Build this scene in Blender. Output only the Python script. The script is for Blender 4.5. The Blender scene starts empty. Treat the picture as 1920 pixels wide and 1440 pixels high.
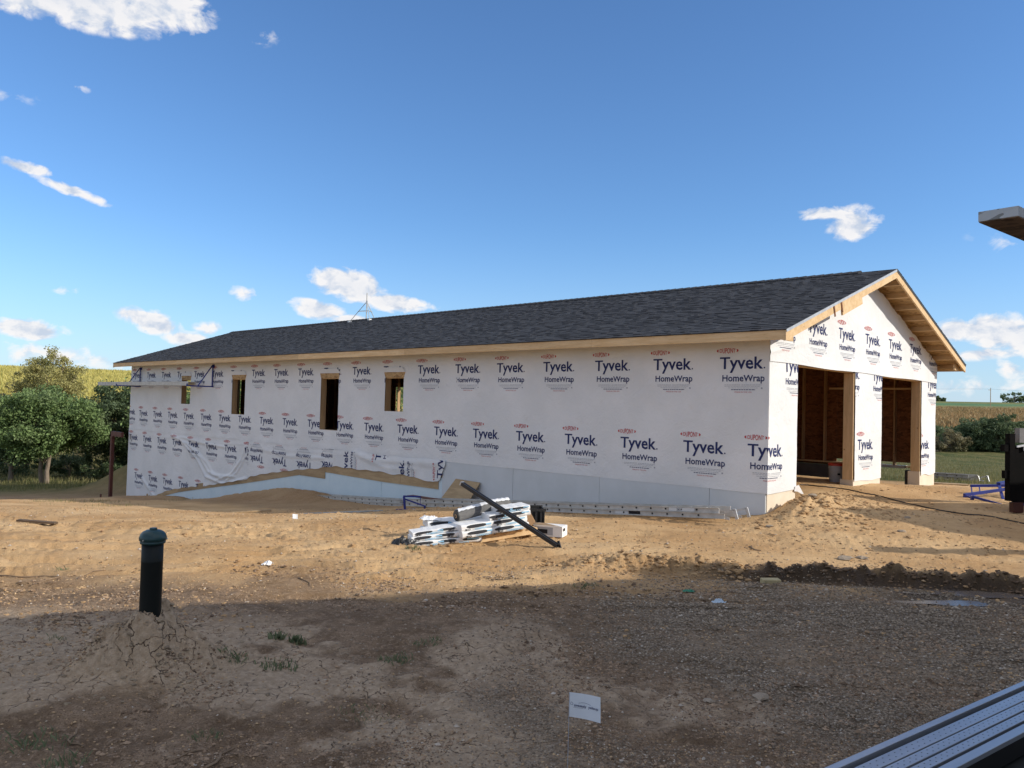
import bpy, bmesh, math, random
import numpy as np
from mathutils import Vector, Matrix
random.seed(7)
RNG = np.random.default_rng(11)
C = bpy.context.scene.collection
SC = bpy.context.scene
R = math.radians
# ------------------------------------------------------------------ camera
H0 = 1.83                       # eye height above the yard
FPX, PITCH, ROLL = 1498.29, 0.0290325, 0.0268141
cp, sp = math.cos(PITCH), math.sin(PITCH)
cr, sr = math.cos(ROLL), math.sin(ROLL)
_f = np.array([0, cp, sp]); _u = np.array([0, -sp, cp]); _r = np.array([1.0, 0, 0])
RT = cr*_r + sr*_u; UP = -sr*_r + cr*_u; FW = _f
cam_d = bpy.data.cameras.new('camera'); cam = bpy.data.objects.new('camera', cam_d); C.objects.link(cam)
cam_d.sensor_width = 36; cam_d.lens = FPX/1920*36; cam_d.clip_start = .05; cam_d.clip_end = 6000
M = Matrix(((RT[0], UP[0], -FW[0], 0), (RT[1], UP[1], -FW[1], 0), (RT[2], UP[2], -FW[2], H0), (0, 0, 0, 1)))
cam.matrix_world = M
SC.camera = cam
# ------------------------------------------------------------------ light
SUN_AZ, SUN_EL = -15.0, 26.0      # degrees from +x (counter-clockwise), above horizon
sun_d = bpy.data.lights.new('sun', 'SUN'); sun = bpy.data.objects.new('sun', sun_d); C.objects.link(sun)
sun_d.energy = 3.35; sun_d.angle = R(.5); sun_d.color = (1.0, .93, .82)
SV = Vector((math.cos(R(SUN_EL))*math.cos(R(SUN_AZ)), math.cos(R(SUN_EL))*math.sin(R(SUN_AZ)), math.sin(R(SUN_EL))))
sun.rotation_euler = SV.to_track_quat('Z', 'Y').to_euler()
SC.view_settings.view_transform = 'Standard'; SC.view_settings.look = 'None'
SC.view_settings.gamma = 1; SC.view_settings.exposure = 0.40
SC.view_settings.use_curve_mapping = False
SKY_STRENGTH = .125
def pxdir(px, py):
    d = RT*(px-960)/FPX + UP*(720-py)/FPX + FW
    return d/np.linalg.norm(d)
def build_world():
    w = bpy.data.worlds.new('World'); SC.world = w; w.use_nodes = True
    nt = w.node_tree; N = nt.nodes; L = nt.links; N.clear()
    out = N.new('ShaderNodeOutputWorld')
    sky = N.new('ShaderNodeTexSky'); sky.sky_type = 'NISHITA'; sky.sun_disc = False
    sky.sun_elevation = R(SUN_EL); sky.sun_rotation = R(90-SUN_AZ); sky.altitude = 0
    sky.air_density = 1.0; sky.dust_density = 0.05; sky.ozone_density = 5.0
    tc = N.new('ShaderNodeTexCoord')
    sep = N.new('ShaderNodeSeparateXYZ'); L.new(tc.outputs['Generated'], sep.inputs[0])
    def m(op, a, b=None, c=None, clamp=False):
        n = N.new('ShaderNodeMath'); n.operation = op; n.use_clamp = clamp
        for i, x in enumerate((a, b, c)):
            if x is None: continue
            if isinstance(x, (int, float)): n.inputs[i].default_value = x
            else: L.new(x, n.inputs[i])
        return n.outputs[0]
    az = m('ARCTAN2', sep.outputs[0], sep.outputs[1]); el = m('ARCSINE', sep.outputs[2])
    comb = N.new('ShaderNodeCombineXYZ'); L.new(az, comb.inputs[0]); L.new(el, comb.inputs[1])
    # (px, py, rx, ry, slope, weight)
    cl = [(110, -14, 215, 52, .02, 1.3), (285, 0, 110, 44, .10, 1.1), (370, 38, 36, 34, 0, .5), (480, 72, 64, 16, -.2, .17),
          (46, 312, 54, 12, .16, .8), (135, 358, 74, 11, .27, .8), (152, 164, 18, 10, 0, .3), (10, 178, 60, 14, 0, .14),
          (1565, 402, 88, 17, .12, .8), (1600, 418, 50, 34, 0, .85), (1508, 398, 34, 9, .1, .5),
          (655, 535, 75, 32, .2, 1.1), (735, 568, 85, 18, .1, .9), (600, 582, 66, 19, .15, .95), (652, 598, 50, 12, 0, .8), (452, 550, 34, 15, 0, .6),
          (285, 603, 62, 24, .25, 1.0), (345, 634, 48, 16, 0, .8), (55, 617, 66, 22, .05, 1.1), (125, 546, 26, 12, 0, .35), (385, 615, 44, 14, 0, .4),
          (1788, 616, 34, 24, 0, 1.0), (1868, 622, 66, 38, 0, 1.05), (1935, 630, 66, 38, 0, 1.05), (1850, 662, 130, 16, 0, .5), (1892, 692, 34, 22, .4, .5),
          (1880, 455, 70, 22, .3, .16), (100, 668, 220, 26, .05, .40), (330, 675, 130, 16, 0, .34), (1850, 725, 130, 22, 0, .34), (2150, 640, 160, 40, 0, 1.), (-180, 600, 140, 36, 0, 1.), (-160, 330, 120, 24, 0, .9)]
    acc = None; accv = None
    for (px, py, rx, ry, sl, wt) in cl:
        d = pxdir(px, py); a0 = math.atan2(d[0], d[1]); e0 = math.asin(d[2])
        s = 1/FPX*math.cos(math.atan((px-960)/FPX))
        mp = N.new('ShaderNodeMapping'); mp.vector_type = 'TEXTURE'
        L.new(comb.outputs[0], mp.inputs['Vector'])
        mp.inputs['Location'].default_value = (a0, e0, 0)
        mp.inputs['Rotation'].default_value = (0, 0, -math.atan(sl))
        mp.inputs['Scale'].default_value = (rx*s, ry*s, 1)
        ln = N.new('ShaderNodeVectorMath'); ln.operation = 'LENGTH'; L.new(mp.outputs[0], ln.inputs[0])
        v = m('MULTIPLY_ADD', ln.outputs['Value'], -wt*1.0, wt*1.15)
        acc = v if acc is None else m('MAXIMUM', acc, v)
    # unseen clouds added beside, behind and overhead to whiten the light in the shade
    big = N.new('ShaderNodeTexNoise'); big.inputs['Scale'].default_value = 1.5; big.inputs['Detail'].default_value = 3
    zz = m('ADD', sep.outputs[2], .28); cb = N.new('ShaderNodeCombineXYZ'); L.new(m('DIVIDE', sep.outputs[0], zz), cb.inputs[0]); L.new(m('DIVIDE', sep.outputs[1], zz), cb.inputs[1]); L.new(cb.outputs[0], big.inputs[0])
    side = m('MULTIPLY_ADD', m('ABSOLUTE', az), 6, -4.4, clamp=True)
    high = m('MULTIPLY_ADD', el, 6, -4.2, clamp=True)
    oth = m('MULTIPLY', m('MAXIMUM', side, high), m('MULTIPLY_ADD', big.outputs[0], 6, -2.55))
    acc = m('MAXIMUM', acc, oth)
    def fbm(off):
        mp = N.new('ShaderNodeMapping'); mp.inputs['Location'].default_value = off; mp.inputs['Scale'].default_value = (1, 1.5, 1)
        L.new(comb.outputs[0], mp.inputs[0])
        n = N.new('ShaderNodeTexNoise'); n.inputs['Scale'].default_value = 34; n.inputs['Detail'].default_value = 10
        n.inputs['Roughness'].default_value = .57; n.inputs['Distortion'].default_value = .35; L.new(mp.outputs[0], n.inputs[0]); return n.outputs[0]
    n0 = fbm((0, 0, 0)); n1 = fbm((-.010, -.010, 0))
    dens = m('ADD', acc, m('MULTIPLY_ADD', n0, 1.7, -.92))
    gate = m('MULTIPLY', m('MULTIPLY_ADD', acc, 6, 0, clamp=True), 1)
    alpha = m('MULTIPLY', m('MULTIPLY_ADD', dens, 2.6, -.20, clamp=True), gate)
    alpha = m('MULTIPLY', alpha, .96)
    relief = m('MULTIPLY_ADD', m('SUBTRACT', n0, n1), 4.6, .74, clamp=True)
    thick = m('MULTIPLY_ADD', dens, -.36, 1.06, clamp=True)
    lum = m('MULTIPLY', relief, thick)
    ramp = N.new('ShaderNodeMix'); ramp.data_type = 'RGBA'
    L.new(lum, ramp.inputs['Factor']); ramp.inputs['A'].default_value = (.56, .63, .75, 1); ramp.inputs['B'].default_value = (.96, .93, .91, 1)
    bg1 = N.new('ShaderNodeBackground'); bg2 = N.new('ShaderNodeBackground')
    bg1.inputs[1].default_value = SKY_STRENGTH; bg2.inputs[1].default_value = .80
    hs = N.new('ShaderNodeMix'); hs.data_type = 'RGBA'; hs.blend_type = 'MULTIPLY'; hs.inputs['Factor'].default_value = 1; hs.inputs['B'].default_value = (.80, .94, 1.06, 1)
    L.new(sky.outputs[0], hs.inputs['A']); 
    hz = m('MULTIPLY', m('POWER', m('MULTIPLY_ADD', el, -4.2, 1.0, clamp=True), 2.0), .72)     # pale haze low over the horizon
    hm = N.new('ShaderNodeMix'); hm.data_type = 'RGBA'; L.new(hz, hm.inputs['Factor']); L.new(hs.outputs['Result'], hm.inputs['A']); hm.inputs['B'].default_value = (3.1, 3.9, 5.3, 1); L.new(hm.outputs['Result'], bg1.inputs[0]); L.new(ramp.outputs['Result'], bg2.inputs[0])
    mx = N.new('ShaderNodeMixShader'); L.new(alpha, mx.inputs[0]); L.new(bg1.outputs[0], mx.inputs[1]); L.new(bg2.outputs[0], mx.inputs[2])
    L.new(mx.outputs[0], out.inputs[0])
build_world()
# ------------------------------------------------------------------ frames of reference
TH = 0.805664
UU = np.array([-math.sin(TH), math.cos(TH), 0]); VV = np.array([math.cos(TH), math.sin(TH), 0])
CO = np.array([4.3773, 13.6509, 0.0])
CAMP = np.array([0, 0, H0])
def wpt(v, u, z): p = CO + u*UU + v*VV; return np.array([p[0], p[1], z+H0])
def ray(px): return RT*(px[0]-960)/FPX + UP*(720-px[1])/FPX + FW
def at_y(px, y): d = ray(px); return CAMP + d*y/d[1]
def on_z(px, z):                                   # z relative to the eye
    d = ray(px); return CAMP + d*z/d[2]
def to_uv(x, y): d = np.stack([x-CO[0], y-CO[1]]); return d[0]*UU[0]+d[1]*UU[1], d[0]*VV[0]+d[1]*VV[1]
# ------------------------------------------------------------------ noise
def _h(ix, iy, s):
    n = (ix.astype(np.int64)*374761393 + iy.astype(np.int64)*668265263 + s*974634777) & 0x7fffffff
    n = ((n ^ (n >> 13))*1274126177) & 0x7fffffff
    return ((n ^ (n >> 16)) & 0xffff)/65535.0
def vn(x, y, s=0):
    x = np.asarray(x, float); y = np.asarray(y, float)
    ix = np.floor(x); iy = np.floor(y); fx = x-ix; fy = y-iy
    fx = fx*fx*(3-2*fx); fy = fy*fy*(3-2*fy)
    a = _h(ix, iy, s); b = _h(ix+1, iy, s); c = _h(ix, iy+1, s); d = _h(ix+1, iy+1, s)
    return (a*(1-fx)+b*fx)*(1-fy)+(c*(1-fx)+d*fx)*fy
def fbm(x, y, o=4, s=0, g=.5):
    t = 0; a = 1; n = 0
    for i in range(o):
        t = t + a*(vn(x*2**i+i*17.3, y*2**i-i*9.1, s+i)-.5); n += a; a *= g
    return t/n
def ss(a, b, x): t = np.clip((x-a)/(b-a), 0, 1); return t*t*(3-2*t)
# ------------------------------------------------------------------ terrain
_cp = [(0, 0, -1.83), (-4, 0, -1.83), (4, 0, -1.83), (8, 0, -1.83), (-8, 0, -1.83), (0, 6, -1.83), (-5, 6.5, -1.83), (5, 6, -1.82), (0, -8, -1.83), (-10, -8, -1.83), (10, -8, -1.8),
       (.6, 10.5, -1.83), (-1.2, 10.6, -1.85), (5.5, 10, -1.8), (9, 10, -1.77), (13, 13, -1.7), (-6, 11, -1.87), (-9, 9, -1.87), (-9.5, 16, -2.28), (-14, 14, -2.2), (-8, 20, -2.74),
       (-16, 33, -4.3), (-10, 28, -3.72), (-21, 30, -3.95), (-15, 22, -3.0), (-18, 44, -4.85), (-26, 42, -4.8), (-24, 52, -5.2), (-3.5, 16, -2.2),
       (10, 20, -1.72), (15, 20, -1.74), (11.5, 24, -1.8), (16, 28, -1.95), (22, 24, -1.9), (20, 40, -2.3), (28, 50, -2.5), (8, 14.5, -1.7)]
for (u_, z_) in [(0.3, -1.78), (1.1, -1.86), (3.5, -2.08), (5.9, -2.17), (8.2, -2.37), (12.5, -2.68), (17.3, -3.05), (22.7, -3.55), (27.6, -4.32)]:
    p = wpt(-.35, u_, 0); _cp.append((p[0], p[1], z_))
for (v_, u_, z_) in [(-1.1, .3, -1.80), (-1.1, 2, -1.90), (-1.1, 4, -2.02), (-1.1, 6, -2.14), (-1.1, 8.4, -2.42), (1.6, .8, -1.50), (1.2, -.8, -1.52), (4, -.5, -1.45), (7, -.5, -1.52), (9.1, -.5, -1.62), (3, 3, -1.5), (7, 3, -1.55), (5, 8, -1.75), (5, 16, -3.0), (9, 20, -3.6), (12, 10, -2.2), (12, 24, -4.3), (4, -3.2, -1.62), (8, -3, -1.64)]:
    p = wpt(v_, u_, 0); _cp.append((p[0], p[1], z_))
_cp = np.array(_cp)
def _tps(d2): return np.where(d2 > 1e-9, .5*d2*np.log(np.maximum(d2, 1e-9)), 0)
def _fit():
    n = len(_cp); K = _tps(((_cp[:, None, :2]-_cp[None, :, :2])**2).sum(-1)) + np.eye(n)*.15
    P = np.hstack([np.ones((n, 1)), _cp[:, :2]])
    A = np.block([[K, P], [P.T, np.zeros((3, 3))]])
    return np.linalg.solve(A, np.concatenate([_cp[:, 2], np.zeros(3)]))
_w = _fit()
def near_z(x, y):
    z = _w[-3]+_w[-2]*x+_w[-1]*y
    for i in range(len(_cp)): z = z + _w[i]*_tps((x-_cp[i, 0])**2+(y-_cp[i, 1])**2)
    return z
_rl = np.log([40, 48, 60, 80, 105, 150, 210, 270, 400, 900, 2500]); _tl = [-.106, -.098, -.084, -.055, -.022, .006, .020, .0275, .0255, .022, .012]
_rr = np.log([30, 45, 57, 75, 95, 140, 230, 400, 640, 900, 2500]); _tr = [-.062, -.052, -.043, -.026, -.010, -.001, .0085, .0150, .0192, .0185, .012]
def far_z(x, y):
    r = np.hypot(x, y)+1e-6; az = np.arctan2(x, y); lr = np.log(np.maximum(r, 20))
    w = ss(-.25, .30, az)
    back = ss(1.3, 2.2, np.abs(az))
    t = np.interp(lr, _rl, _tl)*(1-w) + np.interp(lr, _rr, _tr)*w
    t = t*(1-back) - .012*back
    return r*t
BOL = (-2.415, 5.47)
_tp = np.array([(0.2, 9.5), (1.0, 9.45), (1.7, 9.30), (2.4, 9.18), (3.2, 9.22), (4.0, 9.16), (4.8, 9.05), (5.6, 8.80), (7.0, 8.6), (9, 8.5)])
def base_z(x, y):
    r = np.hypot(x, y); n = near_z(np.clip(x, -40, 40), np.clip(y, -12, 60)); f = far_z(x, y)
    w = ss(34, 50, r)
    return n*(1-w)+f*w
def grav_mask(x, y):
    m = ss(.3, 2.0, x-.10*(y-5)+fbm(x*.8, y*.8, 3, 5)*3.2)*ss(9.2, 8.5, y+fbm(x*1.2, y*1.2, 3, 8)*.8)
    m = m*(.45+.55*ss(-.16, .02, fbm(x*1.1+9, y*1.1, 4, 15)))
    m = m*(1-ss(5.2, 4.2, y+.25*(3-x)+fbm(x*1.3, y*1.3, 3, 9)*1.8)*.85)
    return m
def crust_mask(x, y):
    c = ss(.0, .09, fbm(x*.95+4, y*.95, 5, 21, .6)+.02)*ss(7.4, 6.2, y)
    return c*(1-grav_mask(x, y))
def grass_mask(x, y):
    r = np.hypot(x, y); az = np.arctan2(x, y); n = fbm(x*.25, y*.25, 4, 31)*7
    u, v = to_uv(x, y)
    gl = ss(43.0, 45.0, y+n*.25+.12*(x+18))*ss(.1, -.1, az)
    gr = ss(19.8, 21.0, y-.25*(x-10)+n*.3)*ss(9.6, 11.0, v+n*.15)*ss(.0, .2, az)
    ob = ss(36, 46, r+n*.3)
    return np.clip(np.maximum(np.maximum(gl, gr), ob), 0, 1)
def G(x, y, detail=True):
    x = np.asarray(x, float); y = np.asarray(y, float)
    z = base_z(x, y); r = np.hypot(x, y); near = ss(60, 25, r)
    g = grass_mask(x, y)
    z = z + fbm(x*.045, y*.045, 3, 3)*.0*near
    # mound of clay round the pipe
    d = np.hypot((x-BOL[0]), (y-BOL[1]+.03)*1.0); a = np.arctan2(y-BOL[1], x-BOL[0])
    rim = .50+.09*np.sin(a*2+1)+.05*np.sin(a*5)
    z = z + .29*ss(1, .2, d/rim)*(1+1.5*fbm(x*5, y*5, 5, 2, .62))+.035*ss(1.2, .3, d)
    # rut and ridge of clods
    px = np.clip(x, .2, 9); ty = np.interp(px, _tp[:, 0], _tp[:, 1])+.22*fbm(x*1.6, x*0, 3, 44); dy = y-ty
    on = ss(.3, 1.3, x)*ss(11, 8, x)
    on2 = ss(1.0, 3.2, x)*ss(11, 8, x)
    cl = fbm(x*5, y*5, 4, 41, .65)
    z = z + on*(.085*np.exp(-(dy/.17)**2)*(1+3.4*cl) ) - on2*.05*np.exp(-((dy+.26)/.16)**2) + on*.07*cl*np.exp(-((dy+.08)/.34)**2)
    z = z - ss(3.2, 4.4, x)*.06*np.exp(-((y-8.25)/.5)**2)*ss(9, 7, x)
    # soil heaped against the near corner of the building
    u, v = to_uv(x, y)
    hp = np.exp(-(((v-.62)/.60)**2+((u+.48)/.48)**2))*.21 + np.exp(-(((v-.0)/.45)**2+((u+.55)/.4)**2))*.07
    z = z + hp*(1+1.8*fbm(x*3.5, y*3.5, 4, 51, .65))
    # dirt heap beyond the left end, by the trees
    z = z + 1.15*np.exp(-(((x+18.0)/1.9)**2+((y-39)/1.7)**2))*(1+.5*fbm(x*1.2, y*1.2, 3, 52))
    # heap in front of the blue foam, left
    z = z + .30*np.exp(-(((u-14.5)/2.0)**2+((v+.5)/.6)**2))*(1+.6*fbm(x*2, y*2, 3, 53))
    if detail:
        rough = .5+1.2*ss(-.05, .2, fbm(x*.35, y*.35, 3, 61))
        bare = near*(1-.75*g)
        z = z + bare*(.10*fbm(x*.6, y*.6, 3, 62) + .045*rough*fbm(x*2.2, y*2.2, 3, 63) + .024*rough*fbm(x*8, y*8, 3, 64, .6) + .013*rough*fbm(x*26, y*26, 2, 68))
        # wheel and blade marks, long and shallow
        wv = fbm(x*.4, y*.4, 2, 65)*1.6
        st = np.abs(fbm((x+y*.15)*.35, (y-.10*x+wv*.35)*3.4, 3, 66, .6))
        z = z - bare*.075*ss(.12, .0, st)*ss(7.0, 8.2, y)*ss(4.5, -.5, x)*ss(15, 12, y)
        st2 = np.abs(np.mod((y*.55-x*.83+fbm(x*.3, y*.3, 2, 67)*1.5)*1.0, 2.3)-1.1)
        z = z - bare*.03*ss(.16, .05, st2)*ss(8, 6, y)*ss(2.2, .5, x)
        clod = ss(.18, .42, fbm(x*11, y*11, 2, 68))*ss(.02, .2, fbm(x*.6, y*.6, 3, 69))
        z = z + bare*.022*clod
        cm = crust_mask(x, y)*near
        z = z + cm*.016 + bare*ss(8.2, 6.8, y)*(.05*fbm(x*3.1, y*3.1, 4, 111, .6) - .02*ss(.10, .0, np.abs(fbm(x*1.7, y*2.6, 3, 112))))
    return z+H0
def Gz(x, y): return float(G(np.array([x]), np.array([y]), True)[0])
# ------------------------------------------------------------------ mesh helpers
def from_arrays(name, V, F, mats=(), parent=None, loc=None, midx=None, smooth=False):
    me = bpy.data.meshes.new(name)
    V = np.asarray(V, np.float32); F = np.asarray(F, np.int32)
    k = F.shape[1]
    me.vertices.add(len(V)); me.vertices.foreach_set('co', V.ravel())
    me.loops.add(F.size); me.loops.foreach_set('vertex_index', F.ravel())
    me.polygons.add(len(F)); me.polygons.foreach_set('loop_start', np.arange(0, F.size, k, dtype=np.int32)); me.polygons.foreach_set('loop_total', np.full(len(F), k, np.int32))
    for m_ in mats: me.materials.append(m_)
    if midx is not None: me.polygons.foreach_set('material_index', np.asarray(midx, np.int32))
    me.polygons.foreach_set('use_smooth', np.full(len(F), smooth))
    me.update(calc_edges=True); me.validate()
    o = bpy.data.objects.new(name, me); C.objects.link(o)
    if parent: o.parent = parent
    if loc is not None: o.location = loc
    return o
class MB:
    def __init__(s): s.v = []; s.f = []; s.m = []
    def add(s, vs, fs, mi=0):
        b = len(s.v); s.v += [tuple(map(float, p)) for p in vs]; s.f += [tuple(i+b for i in f) for f in fs]; s.m += [mi]*len(fs); return s
    def box(s, x0, x1, y0, y1, z0, z1, mi=0):
        vs = [(x, y, z) for z in (z0, z1) for y in (y0, y1) for x in (x0, x1)]
        return s.add(vs, [(0, 2, 3, 1), (4, 5, 7, 6), (0, 1, 5, 4), (2, 6, 7, 3), (0, 4, 6, 2), (1, 3, 7, 5)], mi)
    def bar(s, a, b, w, h, up=(0, 0, 1), mi=0):         # rectangular bar from a to b, width w, height h
        a = Vector(a); b = Vector(b); d = (b-a).normalized(); upv = Vector(up)
        if abs(d.dot(upv)) > .98: upv = Vector((1, 0, 0))
        sd = d.cross(upv).normalized(); uq = sd.cross(d).normalized()
        vs = [p+sd*(i*w/2)+uq*(j*h/2) for p in (a, b) for (i, j) in ((-1, -1), (1, -1), (1, 1), (-1, 1))]
        return s.add(vs, [(0, 1, 2, 3), (7, 6, 5, 4), (0, 4, 5, 1), (1, 5, 6, 2), (2, 6, 7, 3), (3, 7, 4, 0)], mi)
    def tube(s, a, b, r, n=8, r2=None, mi=0):
        a = Vector(a); b = Vector(b); d = (b-a).normalized(); r2 = r if r2 is None else r2
        t = d.cross(Vector((0, 0, 1)) if abs(d.z) < .9 else Vector((1, 0, 0))).normalized(); q = d.cross(t)
        vs = []
        for p, rr in ((a, r), (b, r2)):
            vs += [p+(t*math.cos(2*math.pi*i/n)+q*math.sin(2*math.pi*i/n))*rr for i in range(n)]
        fs = [(i, (i+1) % n, n+(i+1) % n, n+i) for i in range(n)] + [tuple(range(n-1, -1, -1)), tuple(range(n, 2*n))]
        return s.add(vs, fs, mi)
    def lathe(s, prof, n=24, mi=0, c=(0, 0)):
        vs = [(c[0]+r*math.cos(2*math.pi*i/n), c[1]+r*math.sin(2*math.pi*i/n), z) for (r, z) in prof for i in range(n)]
        fs = [(k*n+i, k*n+(i+1) % n, (k+1)*n+(i+1) % n, (k+1)*n+i) for k in range(len(prof)-1) for i in range(n)]
        return s.add(vs, fs, mi)
    def build(s, name, mats, parent=None, loc=None, bevel=0, smooth=False):
        me = bpy.data.meshes.new(name); me.from_pydata(s.v, [], s.f)
        for m_ in (mats if isinstance(mats, (list, tuple)) else [mats]): me.materials.append(m_)
        me.polygons.foreach_set('material_index', s.m)
        if smooth: me.polygons.foreach_set('use_smooth', [True]*len(s.f))
        me.update()
        o = bpy.data.objects.new(name, me); C.objects.link(o)
        if bevel:
            bm = bmesh.new(); bm.from_mesh(me); bmesh.ops.bevel(bm, geom=bm.edges[:], offset=bevel, segments=1, affect='EDGES'); bm.to_mesh(me); bm.free()
        if parent: o.parent = parent
        if loc is not None: o.location = loc
        return o
def tag(o, label=None, cat=None, group=None, kind=None):
    if label: o['label'] = label
    if cat: o['category'] = cat
    if group: o['group'] = group
    if kind: o['kind'] = kind
    return o
def empty(name, loc, rz=0, label=None, cat=None, group=None):
    o = bpy.data.objects.new(name, None); C.objects.link(o); o.location = loc; o.rotation_euler = (0, 0, rz); o.empty_display_size = .2
    return tag(o, label, cat, group)
def copy_tree(o, parent=None):
    c = o.copy(); C.objects.link(c); c.parent = parent
    for ch in list(o.children): copy_tree(ch, c)
    return c
# ------------------------------------------------------------------ materials
def newmat(name):
    m_ = bpy.data.materials.new(name); m_.use_nodes = True; nt = m_.node_tree
    return m_, nt, nt.nodes['Principled BSDF'], nt.nodes, nt.links
def nnoise(N, L, scale, detail=4, rough=.55, dist=0, vec=None, stretch=None):
    n = N.new('ShaderNodeTexNoise'); n.inputs['Scale'].default_value = scale; n.inputs['Detail'].default_value = detail
    n.inputs['Roughness'].default_value = rough; n.inputs['Distortion'].default_value = dist
    if vec is None:
        tc = N.new('ShaderNodeTexCoord'); vec = tc.outputs['Object']
    if stretch:
        mp = N.new('ShaderNodeMapping'); mp.inputs['Scale'].default_value = stretch; L.new(vec, mp.inputs[0]); vec = mp.outputs[0]
    L.new(vec, n.inputs[0]); return n.outputs[0]
def nmix(N, L, fac, a, b):
    x = N.new('ShaderNodeMix'); x.data_type = 'RGBA'
    if isinstance(fac, (int, float)): x.inputs['Factor'].default_value = fac
    else: L.new(fac, x.inputs['Factor'])
    for k, c in (('A', a), ('B', b)):
        if isinstance(c, tuple): x.inputs[k].default_value = (*c[:3], 1)
        else: L.new(c, x.inputs[k])
    return x.outputs['Result']
def nmath(N, L, op, a, b=None, c=None, clamp=False):
    n = N.new('ShaderNodeMath'); n.operation = op; n.use_clamp = clamp
    for i, x in enumerate((a, b, c)):
        if x is None: continue
        if isinstance(x, (int, float)): n.inputs[i].default_value = x
        else: L.new(x, n.inputs[i])
    return n.outputs[0]
def nramp(N, L, fac, lo, hi):
    n = N.new('ShaderNodeMapRange'); n.interpolation_type = 'SMOOTHSTEP'; L.new(fac, n.inputs[0]); n.inputs[1].default_value = lo; n.inputs[2].default_value = hi; return n.outputs[0]
def nbump(N, L, b, h, strength, dist=.01, prev=None):
    n = N.new('ShaderNodeBump'); n.inputs['Strength'].default_value = strength; n.inputs['Distance'].default_value = dist
    L.new(h, n.inputs['Height'])
    if prev is not None: L.new(prev, n.inputs['Normal'])
    if b is not None: L.new(n.outputs[0], b.inputs['Normal'])
    return n.outputs[0]
def simple(name, c, rough=.6, metal=0, c2=None, scale=4, amt=1, bump=0, bscale=40, spec=.5, stretch=None, detail=5):
    m_, nt, b, N, L = newmat(name)
    b.inputs['Roughness'].default_value = rough; b.inputs['Metallic'].default_value = metal; b.inputs['Specular IOR Level'].default_value = spec
    c2 = c2 or tuple(x*.75 for x in c)
    f = nramp(N, L, nnoise(N, L, scale, detail, .6, stretch=stretch), .5-.22/amt, .5+.22/amt)
    L.new(nmix(N, L, f, c2, c), b.inputs['Base Color'])
    if bump: nbump(N, L, b, nnoise(N, L, bscale, 4, stretch=stretch), bump, .01)
    return m_
def wood(name, a, b_, dark, axis=(1, 1, 1), rough=.75):
    m_, nt, b, N, L = newmat(name); b.inputs['Roughness'].default_value = rough; b.inputs['Specular IOR Level'].default_value = .25
    g = nnoise(N, L, 9, 6, .6, .4, stretch=axis)
    col = nmix(N, L, nramp(N, L, g, .35, .65), a, b_)
    fine = nnoise(N, L, 60, 3, .6, stretch=axis)
    col = nmix(N, L, nmath(N, L, 'MULTIPLY', nramp(N, L, fine, .5, .8), .35), col, dark)
    tc = N.new('ShaderNodeTexCoord'); v = N.new('ShaderNodeTexVoronoi'); v.inputs['Scale'].default_value = 2.6; L.new(tc.outputs['Object'], v.inputs['Vector'])
    kn = nramp(N, L, v.outputs['Distance'], .06, .03); col = nmix(N, L, nmath(N, L, 'MULTIPLY', kn, .8), col, dark)
    oi = N.new('ShaderNodeObjectInfo'); hs = N.new('ShaderNodeHueSaturation'); L.new(col, hs.inputs['Color'])
    L.new(nmath(N, L, 'MULTIPLY_ADD', oi.outputs['Random'], .3, .85), hs.inputs['Value'])
    L.new(hs.outputs[0], b.inputs['Base Color']); nbump(N, L, b, g, .15, .004)
    return m_
def osb(name, a, b_, c_):
    m_, nt, b, N, L = newmat(name); b.inputs['Roughness'].default_value = .75; b.inputs['Specular IOR Level'].default_value = .2
    tc = N.new('ShaderNodeTexCoord'); mp = N.new('ShaderNodeMapping'); mp.inputs['Scale'].default_value = (1, .35, 1)
    nz = N.new('ShaderNodeTexNoise'); nz.inputs['Scale'].default_value = 9; L.new(tc.outputs['Object'], nz.inputs[0])
    vm = N.new('ShaderNodeVectorMath'); vm.operation = 'MULTIPLY_ADD'; L.new(nz.outputs['Color'], vm.inputs[0]); vm.inputs[1].default_value = (.12, .12, .12); L.new(tc.outputs['Object'], vm.inputs[2]); L.new(vm.outputs[0], mp.inputs[0])
    v = N.new('ShaderNodeTexVoronoi'); v.inputs['Scale'].default_value = 26; L.new(mp.outputs[0], v.inputs['Vector'])
    s = N.new('ShaderNodeSeparateColor'); L.new(v.outputs['Color'], s.inputs[0])
    col = nmix(N, L, s.outputs[0], a, b_); col = nmix(N, L, nmath(N, L, 'MULTIPLY', nramp(N, L, s.outputs[1], .7, .9), .7), col, c_)
    L.new(col, b.inputs['Base Color']); nbump(N, L, b, s.outputs[2], .25, .004); return m_
LUMBER = wood('spruce_lumber', (.62, .42, .22), (.72, .52, .30), (.28, .15, .07), (1, .12, 1))
LUMBER_V = wood('spruce_lumber_upright', (.60, .41, .22), (.70, .50, .29), (.26, .14, .06), (1, 1, .12))
LUMBER_I = wood('shaded_stud_lumber', (.36, .23, .12), (.45, .30, .17), (.16, .09, .04), (1, 1, .12))  # spruce colour darkened to put the indoor dimness into the studs
JAMBW = wood('brown_jamb_lumber', (.38, .245, .125), (.47, .32, .17), (.20, .11, .05), (1, 1, .12))  # spruce darkened in colour for jambs on the shaded wall
FOOTD = simple('dark_footing', (.16, .15, .14), .8, 0, (.12, .115, .11), 3)  # concrete darkened in colour for the shade indoors
LUMBER_G = wood('weathered_lumber', (.30, .23, .15), (.40, .31, .20), (.14, .10, .06), (.2, 1, 1))
TREATED = wood('treated_board', (.34, .235, .13), (.44, .315, .18), (.14, .10, .05), (1, .15, 1))
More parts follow.
